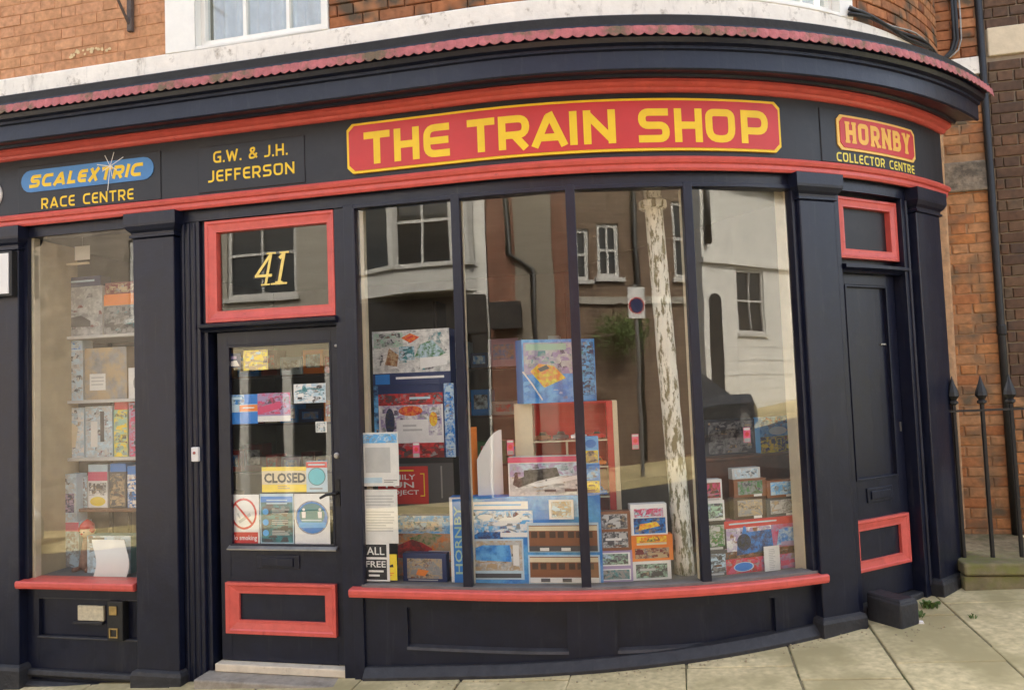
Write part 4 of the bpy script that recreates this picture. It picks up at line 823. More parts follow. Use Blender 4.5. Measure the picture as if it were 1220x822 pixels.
carton('c3b', 'model_box', 'orange window box in the middle of the stack beside the flaking post', 'toy box', (752, 637, 801, 668), -.14, .06, 'orange', [PIC(.10, .1, .9, .5, 'maroon', 'tan', 26), ('r', .15, .62, .85, .7, 'cream'), PIC(.15, .72, .85, .95, 'orange', 'yellow', 30)], rest='c3c')
carton('c3a', 'model_box', 'white and blue box with an orange car, on top of the orange box', 'toy box', (752, 600, 794, 637), -.14, .06, 'white', [PIC(.08, .05, .95, .55, 'navy', 'blue', 24), ('p', [(.2, .15), (.8, .28), (.7, .42), (.25, .36)], ('orange', 'yellow', 40)), PIC(.1, .58, .9, .85, 'pink', 'pale', 30)], rest='c3b')
# flaking white post
FLAKE = mat('flaking_white_paint', (.80, .79, .68), .75, .12, 24, .9, 26, col2=(.20, .19, .10), thr=(.50, .56), c2scale=34)
for n_ in [q for q in FLAKE.node_tree.nodes if q.type == 'TEX_NOISE']:
    l_ = n_.inputs['Vector'].links[0]; mp = FLAKE.node_tree.nodes.new('ShaderNodeMapping'); mp.inputs['Scale'].default_value = (1, 1, .28)
    FLAKE.node_tree.links.new(l_.from_socket, mp.inputs[0]); FLAKE.node_tree.links.new(mp.outputs[0], n_.inputs['Vector'])
e = empty('flaking_post', P3(inv(818, 690, -.24)[0], -.24, FL), 'leaning round post with flaking white paint behind the third bow pane', 'post')
sa, hb = inv(817, 692, -.24); sb, ht = inv(777, 235, -.24)
def post(m):
    rings = []
    for k in range(25):
        t = k/24; c = P3(sa+(sb-sa)*t, -.24, FL+(2.9-FL)*t) if t else P3(sa, -.24, FL); c = P3(sa+(sb-sa)*t*1.03, -.24, FL + (2.92-FL)*t)
        rr = .060 - .006*t; rings.append([c + Vector((cos(2*pi*j/14), sin(2*pi*j/14), 0))*rr*(1+random.uniform(-.05, .05)) for j in range(14)])
    m.loft(rings)
part('shaft', FLAKE, e, post, smooth=True)
part('collar', FLAKE, e, lambda m: m.lathe(P3(sb, -.24, 2.70), [(.066, 0), (.085, .01), (.085, .05), (.066, .06)], n=14))
# --- fourth light
carton('a4', 'locomotive_box', 'large pink box picturing a blue steam locomotive in the last bow pane', 'toy box', (865, 617, 953, 688), -.15, .09, 'pink', [PIC(0, 0, 1, .86, 'pink', 'lilac', 8), PIC(.02, .42, .6, .86, 'paper', 'lilac', 10), PIC(0, .28, 1, .42, 'brown', 'dbrown', 20), PIC(.0, .0, .45, .28, 'pink', 'red', 20), ('r', 0, .86, 1, 1, 'red'), ('l', .06, .90, .94, .96, 1, 'pale'), ('p', [(.14, .34), (.16, .62), (.22, .74), (.24, .88), (.27, .88), (.28, .76), (.6, .78), (.62, .40)], ('navy', 'blue', 24)), ('e', .24, .58, .09, .16, ('black', 'navy', 40)), ('p', [(.66, .46), (.7, .76), (.96, .8), (.98, .46)], ('blue', 'pale', 22)), ('r', .72, .44, .96, .52, 'lilac'), ('e', .22, .12, .12, .08, 'blue'), ('o', .22, .12, .13, .09, .12, 'pale')], rest=FL)
card('price_slip', 'white upright price slip in front of the pink locomotive box', 'slip', (911, 650, 929, 684), -.13, 'paper', [('l', .3, .15, .7, .9, 12, 'lgrey')])
for key, rest, px, lbl, base, A, B in [('c4d', 'a4', (875, 592, 912, 617), 'lower brown window box of the left pair on the pink locomotive box', 'dbrown', 'grey', 'tan'), ('c4c', 'c4d', (875, 570, 912, 592), 'upper brown window box of the left pair on the pink locomotive box', 'brown', 'green', 'grey'),
        ('c4b', 'a4', (914, 592, 950, 617), 'lower dark window box of the right pair on the pink locomotive box', 'dgrey', 'grey', 'lgrey'), ('c4a', 'c4b', (914, 571, 950, 592), 'upper brown box with a blue model, right pair on the pink locomotive box', 'brown', 'sky', 'pale')]:
    carton(key, 'model_box', lbl, 'toy box', px, -.155, .06, base, [PIC(.12, .15, .88, .88, A, B, 34), ('r', .6, .02, .85, .14, 'paper')], rest=rest)
carton('c4e', 'model_box', 'pale clear box on top of the left pair of window boxes', 'toy box', (873, 557, 905, 570), -.155, .05, 'lgrey', [PIC(.08, .1, .92, .9, 'lgrey', 'pale', 30)], rest='c4c')
prev = FL
for i, (px, base, A, B, lbl) in enumerate([((842, 655, 867, 690), 'dgrey', 'dgrey', 'pale', 'dark window box at the bottom of the narrow stack right of the last mullion'), ((842, 620, 865, 655), 'black', 'green', 'lgrey', 'black window box, second from the bottom in the narrow stack'), ((841, 596, 863, 620), 'paper', 'dgrey', 'mint', 'white window box, second from the top in the narrow stack'), ((840, 571, 860, 596), 'paper', 'pink', 'brown', 'white box with a pink picture on top of the narrow stack')]):
    carton('s4%d' % i, 'model_box', lbl, 'toy box', px, -.14, .06, base, [PIC(.1, .12, .9, .85, A, B, 34), ('r', .15, .02, .8, .10, 'lgrey')], rest=prev); prev = 's4%d' % i
CW = -.56
sa, ht = inv(836, 546, CW); sb = 2.45
e = empty('low_cabinet', P3((sa+sb)/2, CW-.1, FL), 'brown wooden cabinet behind the boxes in the last bow pane', 'cabinet')
part('front', WOOD, e, lambda m: m.fbox(sa, sb, CW-.3, CW, FL, ht-.02), bevel=.003); part('top', WOOD, e, lambda m: m.fbox(sa-.02, sb, CW-.32, CW+.02, ht-.02, ht), bevel=.004)
TOPS['low'] = ht
carton('d4', 'model_kit_box', 'blue and yellow box standing on the brown wooden cabinet', 'toy box', (909, 496, 944, 546), CW-.05, .06, 'sky', [PIC(0, .45, 1, 1, 'sky', 'blue', 18), PIC(0, 0, 1, .45, 'yellow', 'navy', 16), ('e', .5, .6, .25, .12, 'pale')], rest='low')
carton('d4b', 'grey_carton', 'dull grey carton on the brown cabinet beside the blue and yellow box', 'box', (846, 500, 895, 546), CW-.10, .12, 'dgrey', [PIC(.05, .05, .95, .95, 'dgrey', 'grey', 16)], rest='low')
# small red stickers, one in every pane
for (x, y), wh in zip([(496, 536), (608, 533), (757, 526), (890, 518)], ('first', 'second', 'third', 'last')):
    card('window_sticker', 'tiny red and white sticker on the %s bow pane' % wh, 'sticker', (x-4, y-9, x+4, y+9), -.034, 'pink', [('r', .05, .03, .95, .28, 'grey'), ('r', .05, .82, .95, .97, 'lgrey'), ('e', .5, .55, .3, .15, 'red')])
# --- left window
SHD = -.36
def shelf(y, x0, x1, m, label, d0=-.80, d1=-.32):
    s0, h = inv(x0, y, d1); s1, _ = inv(x1, y, d1)
    e = empty('display_shelf', P3((s0+s1)/2, d1, h-.02), label, 'shelf'); part('board', m, e, lambda q: q.fbox(s0, s1, d0, d1, h-.022, h), bevel=.002)
    part('bracket', BLACKP, e, lambda q: (q.fbox(s0+.04, s0+.06, d0, d0+.02, FL, h-.022), q.fbox(s1-.06, s1-.04, d0, d0+.02, FL, h-.022)))
    return h
hA = shelf(402, 66, 172, pm('lgrey'), 'grey shelf under the car posters, top of the left window'); hB = shelf(478, 66, 172, pm('lgrey'), 'grey shelf at mid height in the left window'); hC = shelf(546, 66, 172, pm('lgrey'), 'pale shelf above the brown wooden shelf in the left window'); hD = shelf(606, 90, 172, WOOD, 'brown wooden shelf low in the left window')
LWI = [((66, 342, 122, 402), hA, 'paper', [PIC(0, 0, 1, 1, 'lgrey', 'grey', 14), ('p', [(.25, .2), (.3, .38), (.55, .42), (.75, .3), (.75, .18)], 'dgrey'), ('r', 0, 0, .3, .2, 'blue')], 'grey box with a dark car picture on the top shelf of the left window'),
  ((124, 350, 165, 402), hA, 'grey', [PIC(0, 0, 1, .7, 'grey', 'dgrey', 16), ('r', 0, .72, 1, 1, 'orange')], 'grey and orange box on the top shelf of the left window'),
  ((72, 418, 99, 478), hB, 'lgrey', [PIC(0, 0, 1, 1, 'lgrey', 'pale', 10)], 'plain pale box on the middle shelf of the left window'),
  ((101, 414, 151, 478), hB, 'tan', [PIC(0, 0, 1, 1, 'grey', 'tan', 6), ('r', .12, .18, .5, .5, 'paper'), ('l', .16, .25, .46, .45, 3, 'lgrey')], 'tan box with a white card on the middle shelf of the left window'),
  ((153, 438, 168, 478), hB, 'paper', [('e', .7, .5, .3, .25, 'grey')], 'narrow white box beside the navy pilaster, middle shelf of the left window'),
  ((66, 486, 100, 546), hC, 'pale', [PIC(0, 0, 1, 1, 'pale', 'paper', 14), ('p', [(.4, .2), (.6, .7), (.8, .6), (.7, .2)], 'cream')], 'pale blue picture box, third shelf of the left window'),
  ((102, 484, 134, 546), hC, 'pale', [PIC(0, 0, 1, 1, 'pale', 'lgrey', 18), ('r', .55, .3, .7, .9, 'dgrey'), ('r', .2, .2, .45, .7, 'paper')], 'pale box with grey figures, third shelf of the left window'),
  ((136, 488, 152, 546), hC, 'mint', [PIC(0, 0, 1, 1, 'mint', 'yellow', 16)], 'narrow yellow green box, third shelf of the left window'),
  ((154, 480, 168, 546), hC, 'pink', [PIC(0, 0, 1, 1, 'pink', 'lilac', 20)], 'narrow pink box beside the navy pilaster in the left window'),
  ((92, 568, 104, 606), hD, 'paper', [PIC(0, 0, 1, 1, 'grey', 'pale', 20)], 'slim grey box at the left end of the brown shelf'),
  ((105, 562, 128, 606), hD, 'white', [('r', 0, .75, 1, 1, 'pink'), PIC(.05, .35, .95, .7, 'dgrey', 'paper', 22), ('e', .5, .18, .4, .13, 'yellow')], 'white box with a yellow car on the brown shelf'),
  ((130, 562, 150, 606), hD, 'dgrey', [PIC(.05, .05, .95, .95, 'dgrey', 'tan', 16)], 'dark box on the brown shelf'),
  ((152, 555, 168, 606), hD, 'blue', [PIC(0, 0, 1, .8, 'paper', 'blue', 16)], 'blue and white box at the right end of the brown shelf')]
for k, (px, r_, b_, it, lbl) in enumerate(LWI): carton('lw%d' % k, 'model_box', lbl, 'toy box', px, SHD, .10, b_, it, rest=r_)
for k, (px, r_, b_, it, lbl) in enumerate([((68, 330, 120, 342), 'lw0', 'navy', [('l', .1, .3, .9, .7, 1, 'pale')], 'flat navy box lying on the grey car box in the left window'),
  ((125, 336, 164, 350), 'lw1', 'maroon', [PIC(.05, .1, .95, .9, 'maroon', 'tan', 20)], 'flat dark red box lying on the grey and orange box'),
  ((73, 406, 98, 418), 'lw2', 'pale', [PIC(.05, .1, .95, .9, 'pale', 'blue', 20)], 'flat pale blue box lying on the plain pale box'),
  ((136, 478, 152, 488), 'lw7', 'red', [], 'flat red box lying on the yellow green box'),
  ((105, 553, 128, 562), 'lw10', 'pale', [], 'flat pale box lying on the white box with the yellow car'),
  ((131, 552, 150, 562), 'lw11', 'blue', [], 'flat blue box lying on the dark box of the brown shelf')]): carton('lx%d' % k, 'flat_box', lbl, 'toy box', px, SHD, .10, b_, it, rest=r_)
carton('ly0', 'picture_box', 'grey blue car picture box on the left window floor by the tan board', 'toy box', (64, 622, 94, 690), -.30, .12, 'pale', [PIC(0, 0, 1, 1, 'grey', 'pale', 14), ('r', 0, .8, 1, 1, 'pink')], rest=FL)
carton('ly1', 'picture_box', 'pale blue picture box standing on the grey blue car box', 'toy box', (64, 565, 91, 622), -.30, .10, 'pale', [PIC(0, 0, 1, 1, 'pale', 'lgrey', 14), PIC(.1, .2, .9, .6, 'lilac', 'navy', 24)], rest='ly0')
carton('lwb', 'starter_set_box', 'grey and blue set box behind the curled white paper', 'toy box', (104, 638, 156, 690), -.16, .10, 'teal', [PIC(0, 0, 1, 1, 'grey', 'pale', 10), ('p', [(.05, .95), (.45, .95), (.6, .5), (.2, .6)], ('blue', 'pale', 16)), ('r', .05, .8, .4, .95, 'dgrey')], rest=FL)
e = empty('curled_paper', P3(inv(136, 687, -.10)[0], -.10, FL), 'curled white sheet of paper on the left window floor', 'paper')
def curl(m):
    sa, _ = inv(117, 660, -.12); sb, _ = inv(156, 660, -.12); _, ht = inv(130, 643, -.12); n = 14
    for k in range(n):
        def row(t): dx = .035*sin(t*pi*1.25)-.03*t; return sa+.07*t*0+dx, sb+dx, -.075-.05*t+.02*sin(t*pi), FL+(ht-FL)*t
        a, b = row(k/n), row((k+1)/n)
        m.hexa([P3(a[0], a[2]-.001, a[3]), P3(a[1], a[2]-.001, a[3]), P3(a[1], a[2], a[3]), P3(a[0], a[2], a[3]), P3(b[0], b[2]-.001, b[3]), P3(b[1], b[2]-.001, b[3]), P3(b[1], b[2], b[3]), P3(b[0], b[2], b[3])])
part('sheet', PAPER, e, curl, smooth=False)
# clown doll
s_, h_ = inv(104, 634, -.24)
e = empty('doll', P3(s_, -.24, FL), 'small doll with cream face and red hair under the brown shelf', 'doll')
ax = (0, 0, 1)
part('body', mat('doll_cloth', (.22, .12, .08), .8, .3, 30), e, lambda m: (m.lathe(P3(s_, -.24, FL), [(.03, 0), (.055, .03), (.05, .07), (.025, h_-FL-.03)], n=10), m.tube([P3(s_-.05, -.23, FL+.012), P3(s_-.05, -.17, FL+.014)], .016), m.tube([P3(s_+.05, -.23, FL+.012), P3(s_+.05, -.17, FL+.014)], .016)), smooth=True)
part('head', mat('doll_face', (.72, .55, .36), .6, .1, 30), e, lambda m: m.lathe(P3(s_, -.24, h_-.035), [(.012, 0), (.038, .012), (.05, .04), (.042, .07), (.02, .088), (.002, .092)], n=12), smooth=True)
part('hair', pm('red'), e, lambda m: (m.lathe(P3(s_, -.24, h_+.03), [(.05, 0), (.045, .025), (.025, .045), (.004, .06)], n=10), m.lathe(P3(s_-.045, -.235, h_+.0), [(.01, 0), (.022, .015), (.015, .035), (.003, .045)]), m.lathe(P3(s_+.045, -.235, h_+.0), [(.01, 0), (.022, .015), (.015, .035), (.003, .045)])), smooth=True)
part('eye', BLACKM, e, lambda m: [m.lathe(P3(s_+q, -.192, h_+.01), [(.005, 0), (.004, .004)], n=8, ax=(-sin(A0), -cos(A0), 0)) for q in (-.017, .017)])
part('nose', pm('red'), e, lambda m: m.lathe(P3(s_, -.192, h_-.002), [(.007, 0), (.006, .006), (.002, .009)], n=8, ax=(-sin(A0), -cos(A0), 0)))
e = empty('hanging_card', P3(inv(98, 302, -.30)[0], -.3, 2.5), 'small blank white card hanging from a rail high in the left window', 'card')
sa, ht = inv(89, 294, -.3); sb, hb = inv(107, 309, -.3)
part('card', PAPER, e, lambda m: m.fbox(sa, sb, -.302, -.3, hb, ht))
part('rail', pm('cream'), e, lambda m: m.fbox(LW0, sb-.02, -.32, -.304, hb-.03, hb-.015))
part('string', PAPER, e, lambda m: m.tube([P3((sa+sb)/2, -.301, ht), P3((sa+sb)/2, -.301, 2.93)], .0012, n=4))
# --- notices on the door glass
ND = DD-.026
card('stripe_sticker', 'blue sticker with an orange stripe on the shop door glass', 'sticker', (268, 470, 307, 505), ND, 'blue', [PIC(0, .6, .6, 1, 'blue', 'pale', 30), ('r', 0, .40, 1, .66, 'pale'), ('r', .45, .42, 1, .64, 'orange'), ('l', .55, .48, .95, .58, 1, 'white'), ('l', .1, .75, .6, .95, 1, 'pale')])
card('pink_poster', 'pink and white leaflet beside the blue sticker on the door', 'notice', (307, 468, 346, 502), ND, 'lilac', [PIC(0, .25, 1, 1, 'lilac', 'pink', 20), ('p', [(0, .25), (.7, .45), (.7, .7), (0, .5)], 'pink'), ('r', 0, 0, 1, .2, 'paper')])
card('pale_card', 'pale blue card high on the right of the door glass', 'notice', (350, 457, 388, 480), ND, 'pale', [PIC(0, 0, 1, 1, 'pale', 'white', 18), ('s', [(.05, .6), (.5, .75), (.95, .65)], .03, 'teal'), ('r', .12, .2, .26, .32, 'dgrey')])
card('square_sticker', 'tiny square pale sticker at the right edge of the door glass', 'sticker', (376, 502, 389, 515), ND, 'paper', [PIC(.1, .1, .9, .9, 'paper', 'teal', 90)])
card('navy_sticker', 'small navy sticker in the top corner of the door glass', 'sticker', (270, 421, 287, 438), ND, 'navy', [('p', [(.1, .1), (.9, .1), (.7, .5), (.3, .45)], 'paper'), ('r', .2, .6, .7, .8, 'lilac')])
card('yellow_sticker', 'worn yellow sticker near the top of the door glass', 'sticker', (290, 417, 319, 441), ND, 'yellow', [PIC(0, 0, 1, 1, 'yellow', 'tan', 22), ('s', [(.1, .3), (.4, .5), (.8, .4)], .05, 'tan')])
card('closed_sign', 'yellow CLOSED sign on the shop door', 'sign', (312, 556, 366, 586), ND-.004, 'yellow', [('r', 0, .30, 1, .84, 'cream'), ('t', 'CLOSED', .05, .36, .97, .76, 'black'), ('l', .35, .1, .65, .26, 2, 'tan')])
card('rating_card', 'white card with a turquoise disc overlapping the CLOSED sign', 'notice', (365, 549, 390, 586), ND, 'pale', [('r', 0, .78, 1, .97, 'red'), ('l', .1, .82, .9, .92, 1, 'pale'), ('e', .5, .5, .38, .26, 'cyan'), ('o', .5, .5, .42, .29, .1, 'teal'), ('l', .15, .05, .85, .15, 1, 'grey')])
card('no_smoking_sign', 'white sign with red barred circle reading No smoking on the door', 'sign', (272.5, 589, 309, 651), ND, 'white', [('o', .5, .63, .42, .27*1.12, .14, 'red'), ('s', [(.34, .47), (.72, .62)], .09, 'lgrey'), ('s', [(.30, .64), (.38, .54)], .05, 'lgrey'), ('s', [(.24, .82), (.76, .44)], .06, 'red'), ('r', .05, .03, .95, .28, 'red'), ('t', 'No smoking', .08, .10, .92, .22, 'white')])
card('advice_poster', 'dark teal notice with pale circles and lines of text on the door', 'notice', (310, 588, 350, 651), ND, 'pale', [PIC(.03, .08, .97, .95, 'teal', 'dgrey', 8), ('r', .03, .84, .97, .95, 'blue'), ('l', .2, .78, .85, .9, 2, 'pale')] + [q for y in (.66, .46, .26) for q in (('e', .17, y, .09, .06, 'sky'), ('l', .36, y-.05, .9, y+.05, 3, 'lgrey'))])
card('distance_notice', 'white notice with a blue ring and two white figures on the door', 'notice', (351, 588, 393, 651), ND, 'white', [('e', .5, .55, .44, .30, 'blue'), ('o', .5, .55, .47, .32, .06, 'grey'), ('e', .5, .6, .36, .22, 'teal'), ('r', .12, .36, .88, .46, 'sky'), ('l', .2, .46, .8, .52, 1, 'pale')] + [q for x in (.27, .73) for q in (('e', x, .70, .04, .028, 'white'), ('p', [(x-.06, .66), (x+.06, .66), (x+.05, .54), (x-.05, .54)], 'white'))])
# --- deep inside the shop: shelving with boxed stock
def rack(sc, d, w_, hts, label, blab, seed):
    random.seed(seed); e = empty('stock_shelves', P3(sc, d, .1), label, 'shelves')
    part('upright', WOODD, e, lambda m: (m.fbox(sc-w_/2-.03, sc-w_/2, d-.3, d, .1, 2.5), m.fbox(sc+w_/2, sc+w_/2+.03, d-.3, d, .1, 2.5)))
    for h in hts:
        part('shelf', WOODD, e, lambda m: m.fbox(sc-w_/2, sc+w_/2, d-.3, d, h-.02, h)); x = sc-w_/2+.01; nth = 0
        while x < sc+w_/2-.12:
            bw, bh = random.uniform(.12, .3), random.uniform(.12, .28); bw = min(bw, sc+w_/2-x-.005)
            nth += 1; cc = random.choice(['red', 'blue', 'pale', 'tan', 'lgrey', 'navy', 'maroon', 'cream', 'green', 'orange', 'lilac'])
            t = empty('boxed_model', P3(x+bw/2, d-.05, h+.001), '%s toy box, %s from left, %s of the stock shelves %s' % (cc.replace('lgrey', 'grey'), ORD[nth-1], ('bottom shelf', 'second shelf', 'third shelf', 'top shelf')[hts.index(h)], blab), 'toy box', 'boxed stock on shelves inside the shop')
            part('carton', pm(cc), t, lambda m: m.fbox(x, x+bw, d-.2, d-.03, h+.001, h+bh), bevel=.003)
            part('label', pm((random.choice(['paper', 'grey', 'pale']), random.choice(['dgrey', 'red', 'blue']), 18)), t, lambda m: m.fbox(x+bw*.15, x+bw*.85, d-.03, d-.0285, h+bh*.25, h+bh*.8))
            x += bw + random.uniform(.005, .04)
    random.seed(3)
ORD = ['first', 'second', 'third', 'fourth', 'fifth', 'sixth', 'seventh', 'eighth', 'ninth', 'tenth', 'eleventh', 'twelfth']
rack(-2.7, -2.2, 1.5, (.5, .95, 1.4, 1.85), 'dark stock shelves seen through the left window', 'behind the left window', 11)
rack(-.3, -2.6, 1.6, (.5, .95, 1.4, 1.85), 'dark stock shelves seen behind the bow window', 'behind the bow window', 12)

# ================================================================== RIGHT-HAND SIDE: neighbour, railings, plinth
nb = empty('neighbouring_house', W3(1.4, 0, .3), 'brown brick house wall with stone block at the right edge', 'house')
LIGHTM = mat('pale_mortar', (.27, .215, .15), .95, .2, 16, .3, 50)
nw = part('brick_wall', LIGHTM, nb, lambda m: m.hexa([W3(.645, -.3, 0), W3(4.5, -.3, 0), W3(4.5, 0, 0), W3(.645, 0, 0), W3(.645, -.3, 6.2), W3(4.5, -.3, 6.2), W3(4.5, 0, 6.2), W3(.645, 0, 6.2)]))
lay(nw, lambda a, e, z: W3(a, .008+e, z), wth, .65, 1.65, 1.44, 4.55, BROWNBR, bh=.081, jt=.011, dp=.015, keep=lambda a, z: not 3.98 < z+.04 < 4.21)
lay(nw, lambda a, e, z: W3(a, .008+e, z), wth, .65, 1.65, .40, 1.40, ORANGE, bh=.081, jt=.010, dp=.015)
part('stone_block', mat('pale_stone', (.62, .52, .36), .85, .1, 10, .3, 30), nb, lambda m: m.hexa([W3(.66, -.02, 3.985), W3(1.9, -.02, 3.985), W3(1.9, .03, 3.985), W3(.66, .03, 3.985), W3(.66, -.02, 4.20), W3(1.9, -.02, 4.20), W3(1.9, .03, 4.20), W3(.66, .03, 4.20)]), bevel=.008)
e = empty('rod', W3(.62, .06, .4), 'black downpipe in the joint between orange and brown brick', 'round_bar')  # dark upright filling the joint between the two walls
part('round_bar', BLACKP, e, lambda m: m.tube([W3(.605, .03, .42), W3(.608, .03, 2), W3(.618, .03, 5.8)], .025, n=10), smooth=True)
part('collar_ring', BLACKP, e, lambda m: [m.lathe(W3(.61, .03, z), [(.026, 0), (.033, .01), (.033, .07), (.026, .08)], n=10) for z in (1.9, 3.7)])
pl = empty('railing_plinth', Vector((3.3, 4.85, .2)), 'mossy low stone plinth under the iron railings', 'plinth')
MOSS = mat('mossy_stone', (.19, .16, .085), .95, .3, 10, .8, 26, col2=(.17, .17, .05), thr=(.48, .64), c2scale=6)
PF = Vector((2.90, 4.86))
def pq(a, e, z): return Vector((PF.x + T2.x*a - N2.x*e, PF.y + T2.y*a - N2.y*e, z))
for k, (a, b) in enumerate([(-.06, .52), (.525, 1.2), (1.205, 1.9), (1.905, 2.6)]):
    part('coping_stone', MOSS, pl, lambda m: m.hexa([pq(a, 0, .345), pq(b, 0, .36), pq(b, .34, .36), pq(a, .34, .345), pq(a, .01, .42), pq(b, .01, .435), pq(b, .34, .44), pq(a, .34, .43)]), bevel=.014)
    part('footing_stone', MOSS, pl, lambda m: m.hexa([pq(a+.0, .015, .0), pq(b+.0, .015, .0), pq(b+.0, .34, .0), pq(a, .34, .0), pq(a, .02, .337), pq(b, .02, .352), pq(b, .34, .352), pq(a, .34, .337)]), bevel=.01)
tag(part('railing_bed', mat('rubble_bed', (.24, .19, .11), .95, .35, 18, .8, 30, col2=(.12, .12, .05), thr=(.5, .65), c2scale=8), None, lambda m: m.face([pq(-.2, .345, .43), pq(2.6, .345, .43), W3(4, .02, .46), W3(-.0, .02, .46)])), kind='structure')
for k in range(7):
    pass
rl = empty('iron_railings', pq(.5, .16, .43), 'black iron railings with spear heads on the stone plinth', 'railings')
r_e = .16
def rb(x, y):      # bar position from the photograph, on the railing line
    r = ray(x, y); o = PF - N2*r_e; k = (N2 @ o)/(N2 @ Vector((r.x, r.y))); p = Vector((r.x, r.y))*k; return (p-PF) @ T2
a_first = rb(1142, 560); a_sec = rb(1176, 560); gap_ = a_sec-a_first
part('top_rail', BLACKP, rl, lambda m: m.hexa([pq(a_first-.06, r_e-.006, 1.38), pq(2.5, r_e-.006, 1.41), pq(2.5, r_e+.022, 1.41), pq(a_first-.06, r_e+.022, 1.38), pq(a_first-.06, r_e-.006, 1.394), pq(2.5, r_e-.006, 1.424), pq(2.5, r_e+.022, 1.424), pq(a_first-.06, r_e+.022, 1.394)]))
part('rail_boss', BLACKP, rl, lambda m: m.lathe(pq(a_first-.06, r_e+.008, 1.387), [(.012, -.03), (.026, -.01), (.026, .01), (.012, .03)], ax=(T2.x, T2.y, 0)))
for k in range(11):
    a = a_first + gap_*k
    b = part('bar', BLACKP, rl, lambda m: m.tube([pq(a, r_e+.008, .41), pq(a, r_e+.008, 1.44)], .0135, n=8))
    part('spear_head', BLACKP, b, lambda m: m.lathe(pq(a, r_e+.008, 1.43), [(.016, 0), (.03, .008), (.03, .02), (.018, .03), (.038, .058), (.034, .085), (.015, .14), (.002, .19)], n=8))
e = empty('white_box', W3(.74, .1, .46), 'white box behind the railings at the right edge', 'box')
part('case', PLASTICW, e, lambda m: m.hexa([W3(.72, .02, .455), W3(1.05, .02, .455), W3(1.05, .2, .455), W3(.72, .2, .455), W3(.72, .02, .84), W3(1.05, .02, .84), W3(1.05, .2, .84), W3(.72, .2, .84)]), bevel=.015)
part('lid', PLASTICW, e, lambda m: m.hexa([W3(.71, .02, .842), W3(1.06, .02, .842), W3(1.06, .21, .842), W3(.71, .21, .842), W3(.71, .02, .862), W3(1.06, .02, .862), W3(1.06, .21, .862), W3(.71, .21, .862)]), bevel=.006)
e = empty('stone_block', P3(2.42, .1, .15), 'black painted stone block beside the corner pilaster', 'block')
part('block', STONEB, e, lambda m: m.fbox(2.325, 2.47, .0, .235, .1, .34), bevel=.012)
part('chamfered_top', STONEB, e, lambda m: m.ploft(2.332, 2.463, .0, .226, [(.338, 0), (.35, -.004), (.356, -.012)]))
e = empty('cable', P3(3.6, 0, UB1), 'black cables looping off the white band on the upper wall', 'cable')
for k, (dx, m_) in enumerate([(0, BLACKP), (.022, BLACKP), (.05, GREYW)]):
    def cab(m):
        pts = [P3(2.5+.11*q, .0+.004*k, UB1+.012+.014*k+.02*sin(q*.8+k)) for q in range(12)]
        pts += [W3(.30+.05*dx, .05, 3.99+.01*k), W3(.355+dx*.8, .05, 4.005), W3(.40+dx, .05, 4.05), W3(.425+dx, .05, 4.13), W3(.43+dx, .05, 4.3), W3(.43+dx, .05, 5.2)]
        m.tube(pts, .013 if k < 2 else .006, n=6)
    part('strand', m_, e, cab, smooth=True)
sB, hB_ = inv(155, 38, UW+.03)
e = empty('wall_bracket', P3(sB, UW, hB_), 'rusty iron bracket on the terracotta wall left of the white window', 'bracket')
RUST = mat('rusty_iron', (.10, .075, .06), .8, .3, 25, .4, 50)
part('wall_bar', RUST, e, lambda m: m.fbox(sB-.018, sB+.018, UW+.012, UW+.04, hB_, 5.0), bevel=.003)
part('brace', RUST, e, lambda m: m.tube([P3(sB-.005, UW+.035, hB_+.05), P3(sB-.01, UW+.5, hB_+.62)], .010, n=6))
part('arm', RUST, e, lambda m: m.tube([P3(sB, UW+.03, 4.75), P3(sB, UW+.95, 4.75)], .014, n=6))
# weeds and scraps on the pavement
LEAFM = mat('weed_leaf', (.10, .17, .035), .6, .3, 60)
def weed(px, n, size, label):
    r = ray(*px); t = (.067*.8-EYE)/(r.z-.067*r.x); o = Vector((r.x*t, r.y*t, G(r.x*t)))
    e = empty('weed', o, label, 'weed'); m = MB(); st = MB()
    for k in range(n):
        a = random.uniform(0, 2*pi); l = size*random.uniform(.4, 1); b = o + Vector((random.gauss(0, size*.35), random.gauss(0, size*.3), 0))
        tip = b + Vector((cos(a)*l*.6, sin(a)*l*.6, l*random.uniform(.5, 1))); sd2 = Vector((-sin(a), cos(a), .2))*l*.2; mid = b*.4 + tip*.6 + Vector((0, 0, l*.15))
        m.face([b, mid+sd2, tip, mid-sd2]); st.tube([b-Vector((0, 0, .004)), mid], .0016, n=4)
    obj('leaves', m, LEAFM, e); obj('stems', st, LEAFM, e)
weed((1109, 724), 70, .06, 'green weed growing in the pavement by the black stone block')
weed((1096, 735), 26, .04, 'small weed against the foot of the black stone block')
weed((1158, 736), 16, .03, 'tiny weed in a slab joint in front of the railings')
weed((1137, 655), 24, .035, 'small tuft growing at the left end of the railing plinth')
e = empty('paper_scrap', gpt(1.02, 4.72), 'white paper scrap on the pavement beside the black stone block', 'litter')
r = ray(1085, 742); t = (.067*.8-EYE)/(r.z-.067*r.x); o = Vector((r.x*t, r.y*t, G(r.x*t)+.003)); e.location = o; WORLD[e.name] = o
part('scrap', PAPER, e, lambda m: (m.hexa([o+Vector(q) for q in [(-.015, -.01, 0), (.02, -.015, 0), (.03, .01, .002), (-.01, .015, 0), (-.02, -.005, .05), (.01, -.01, .06), (.015, .012, .055), (-.012, .016, .045)]]), m.hexa([o+Vector(q) for q in [(.03, -.03, 0), (.06, -.04, 0), (.065, -.02, 0), (.04, -.015, 0), (.035, -.03, .015), (.055, -.037, .012), (.06, -.022, .016), (.042, -.018, .018)]])))

